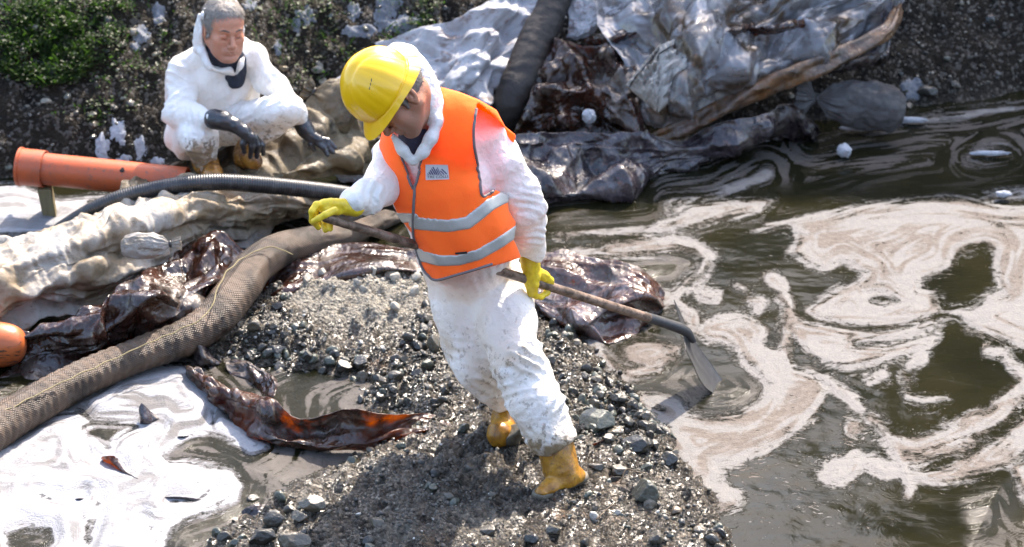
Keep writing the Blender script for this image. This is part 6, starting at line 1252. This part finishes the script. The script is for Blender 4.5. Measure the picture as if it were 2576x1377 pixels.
fans2 = [(440,200,13,45,(.4,1,0),20,.010),(430,260,13,45,(-.5,1,0),18,.010),(480,300,12.8,50,(1,.2,0),18,.009),(700,210,13,40,(.8,.7,0),20,.009),(680,280,12.9,60,(-.7,1,0),17,.010),(600,300,13,50,(-.6,.8,0),18,.008),(490,370,12.8,40,(.2,1,0),14,.007),(740,270,12.9,30,(.6,.8,0),14,.006),(470,130,13,40,(.3,1,0),18,.006),(560,230,13,50,(1,0,0),26,.005)]
fans2 = [f_[:-1]+(f_[-1]*2.0,) for f_ in fans2]; V = crumple(V, Fq, fans2, (.0050, .22), 25, .0008, facet=.0100)
x, y, z = V.T; u_, v_ = proj(x, y, z)
dirt = np.clip(.95*sstep(300, 400, v_)*sstep(430, 480, u_)+.55*np.exp(-((u_-690)**2/4500+(v_-320)**2/900))+.10, 0, 1)
mobj("coverall", V, Fq, M_SUIT2, W2, attrs={"dirt": dirt})
mgh = M("curly_grey_hair"); mgh.P(Base_Color=mgh.mix(mgh.noise(mgh.pos(), 130, 3, .8), (.10, .08, .068), (.40, .355, .31)), Roughness=.6)
mbr = M("dark_brow"); mbr.P(Base_Color=(.10, .075, .06), Roughness=.8)
head(W2, H2, f2, u2, 1.0, M_SKIN2, hairmat=mgh.m, hairkind=1, brow=mbr.m, neck=PY(575, 150, 13.10))
sf = Field(PY(585, 150, 13.05)-np.array([.14, .16, .16]), PY(585, 150, 13.05)+np.array([.14, .14, .16]), .004)
sf.cone(H2-.095*u2-.01*f2, PY(580, 160, 13.09), .066, .075, .02); sf.cone(PY(584, 150, 13.06), PY(592, 200, 13.06), .055, .04, .02)
V, Fq = sf.net(); V = crumple(V, Fq, [], (.004, .05), 9, .001); mnv = M("dark_blue_cloth"); mnv.P(Base_Color=(.014, .018, .032), Roughness=.8); mobj("shirt_collar", V, Fq, mnv.m, W2)
M_BG = glove_mat("black_rubber_glove", (.008, .009, .013), (.022, .024, .030), .7, .2)
hand("glove", [ch([(538,300,12.80,26),(562,304,12.79,25)]), ch([(560,304,12.79,23),(590,316,12.78,19),(614,332,12.77,17),(628,346,12.77,16)]), ch([(620,340,12.765,10),(611,362,12.755,8),(614,382,12.765,6)]), ch([(634,344,12.76,9),(634,368,12.755,8),(630,394,12.77,6.5)]), ch([(642,346,12.77,9),(649,366,12.765,8),(646,394,12.78,6.5)]), ch([(645,350,12.785,8.5),(660,366,12.78,7.5),(662,388,12.79,6)])], M_BG, W2, h=.0032, k=.006)
hand("glove", [ch([(757,306,13.03,22),(768,326,13.02,22),(780,342,13.01,18)]), ch([(780,340,13.01,16),(800,352,13.0,14)]), ch([(786,348,13.0,10),(782,364,12.99,7.5),(790,378,12.99,6)]), ch([(804,350,13.0,9),(826,355,13.0,7.5),(843,372,12.99,6)]), ch([(802,356,13.0,9),(824,366,12.99,7.5),(838,384,12.98,6)]), ch([(798,360,12.99,9),(814,372,12.98,7.5),(824,390,12.97,6)])], M_BG, W2, h=.0032, k=.005)
mb2 = M("brown_stained_boot"); n1 = mb2.noise(mb2.pos(), 14, 6, .7); mb2.P(Base_Color=mb2.mix(mb2.ss(n1, .35, .62), (.10, .035, .010), (.40, .17, .03)), Roughness=.3, Specular_IOR_Level=.6); mb2.bump(n1, .008, .7)
v, f = solid("b", [([N_(505,388,12.90,30), N_(518,412,12.88,29), N_(526,428,12.86,28)], None, 1), ([N_(520,424,12.88,26), N_(536,438,12.80,24), N_(542,442,12.78,20)], None, 1)], mb2.m, W2, h=.005); v = crumple(v, f, [(515,410,12.8,24,(.2,1,0),12,.006)], (.004, .04), 5, .001); mobj("boot", v, f, mb2.m, W2)
v, f = solid("b", [([N_(668,320,13.02,22), N_(640,352,13.0,27), N_(620,378,12.98,27), N_(612,398,12.93,24)], None, 1), ([N_(612,396,12.96,24), N_(640,405,12.86,22)], None, 1)], mb2.m, W2, h=.005); v = crumple(v, f, [(640,360,12.9,30,(.7,.7,0),12,.008)], (.005, .04), 6, .001); mobj("boot", v, f, mb2.m, W2)
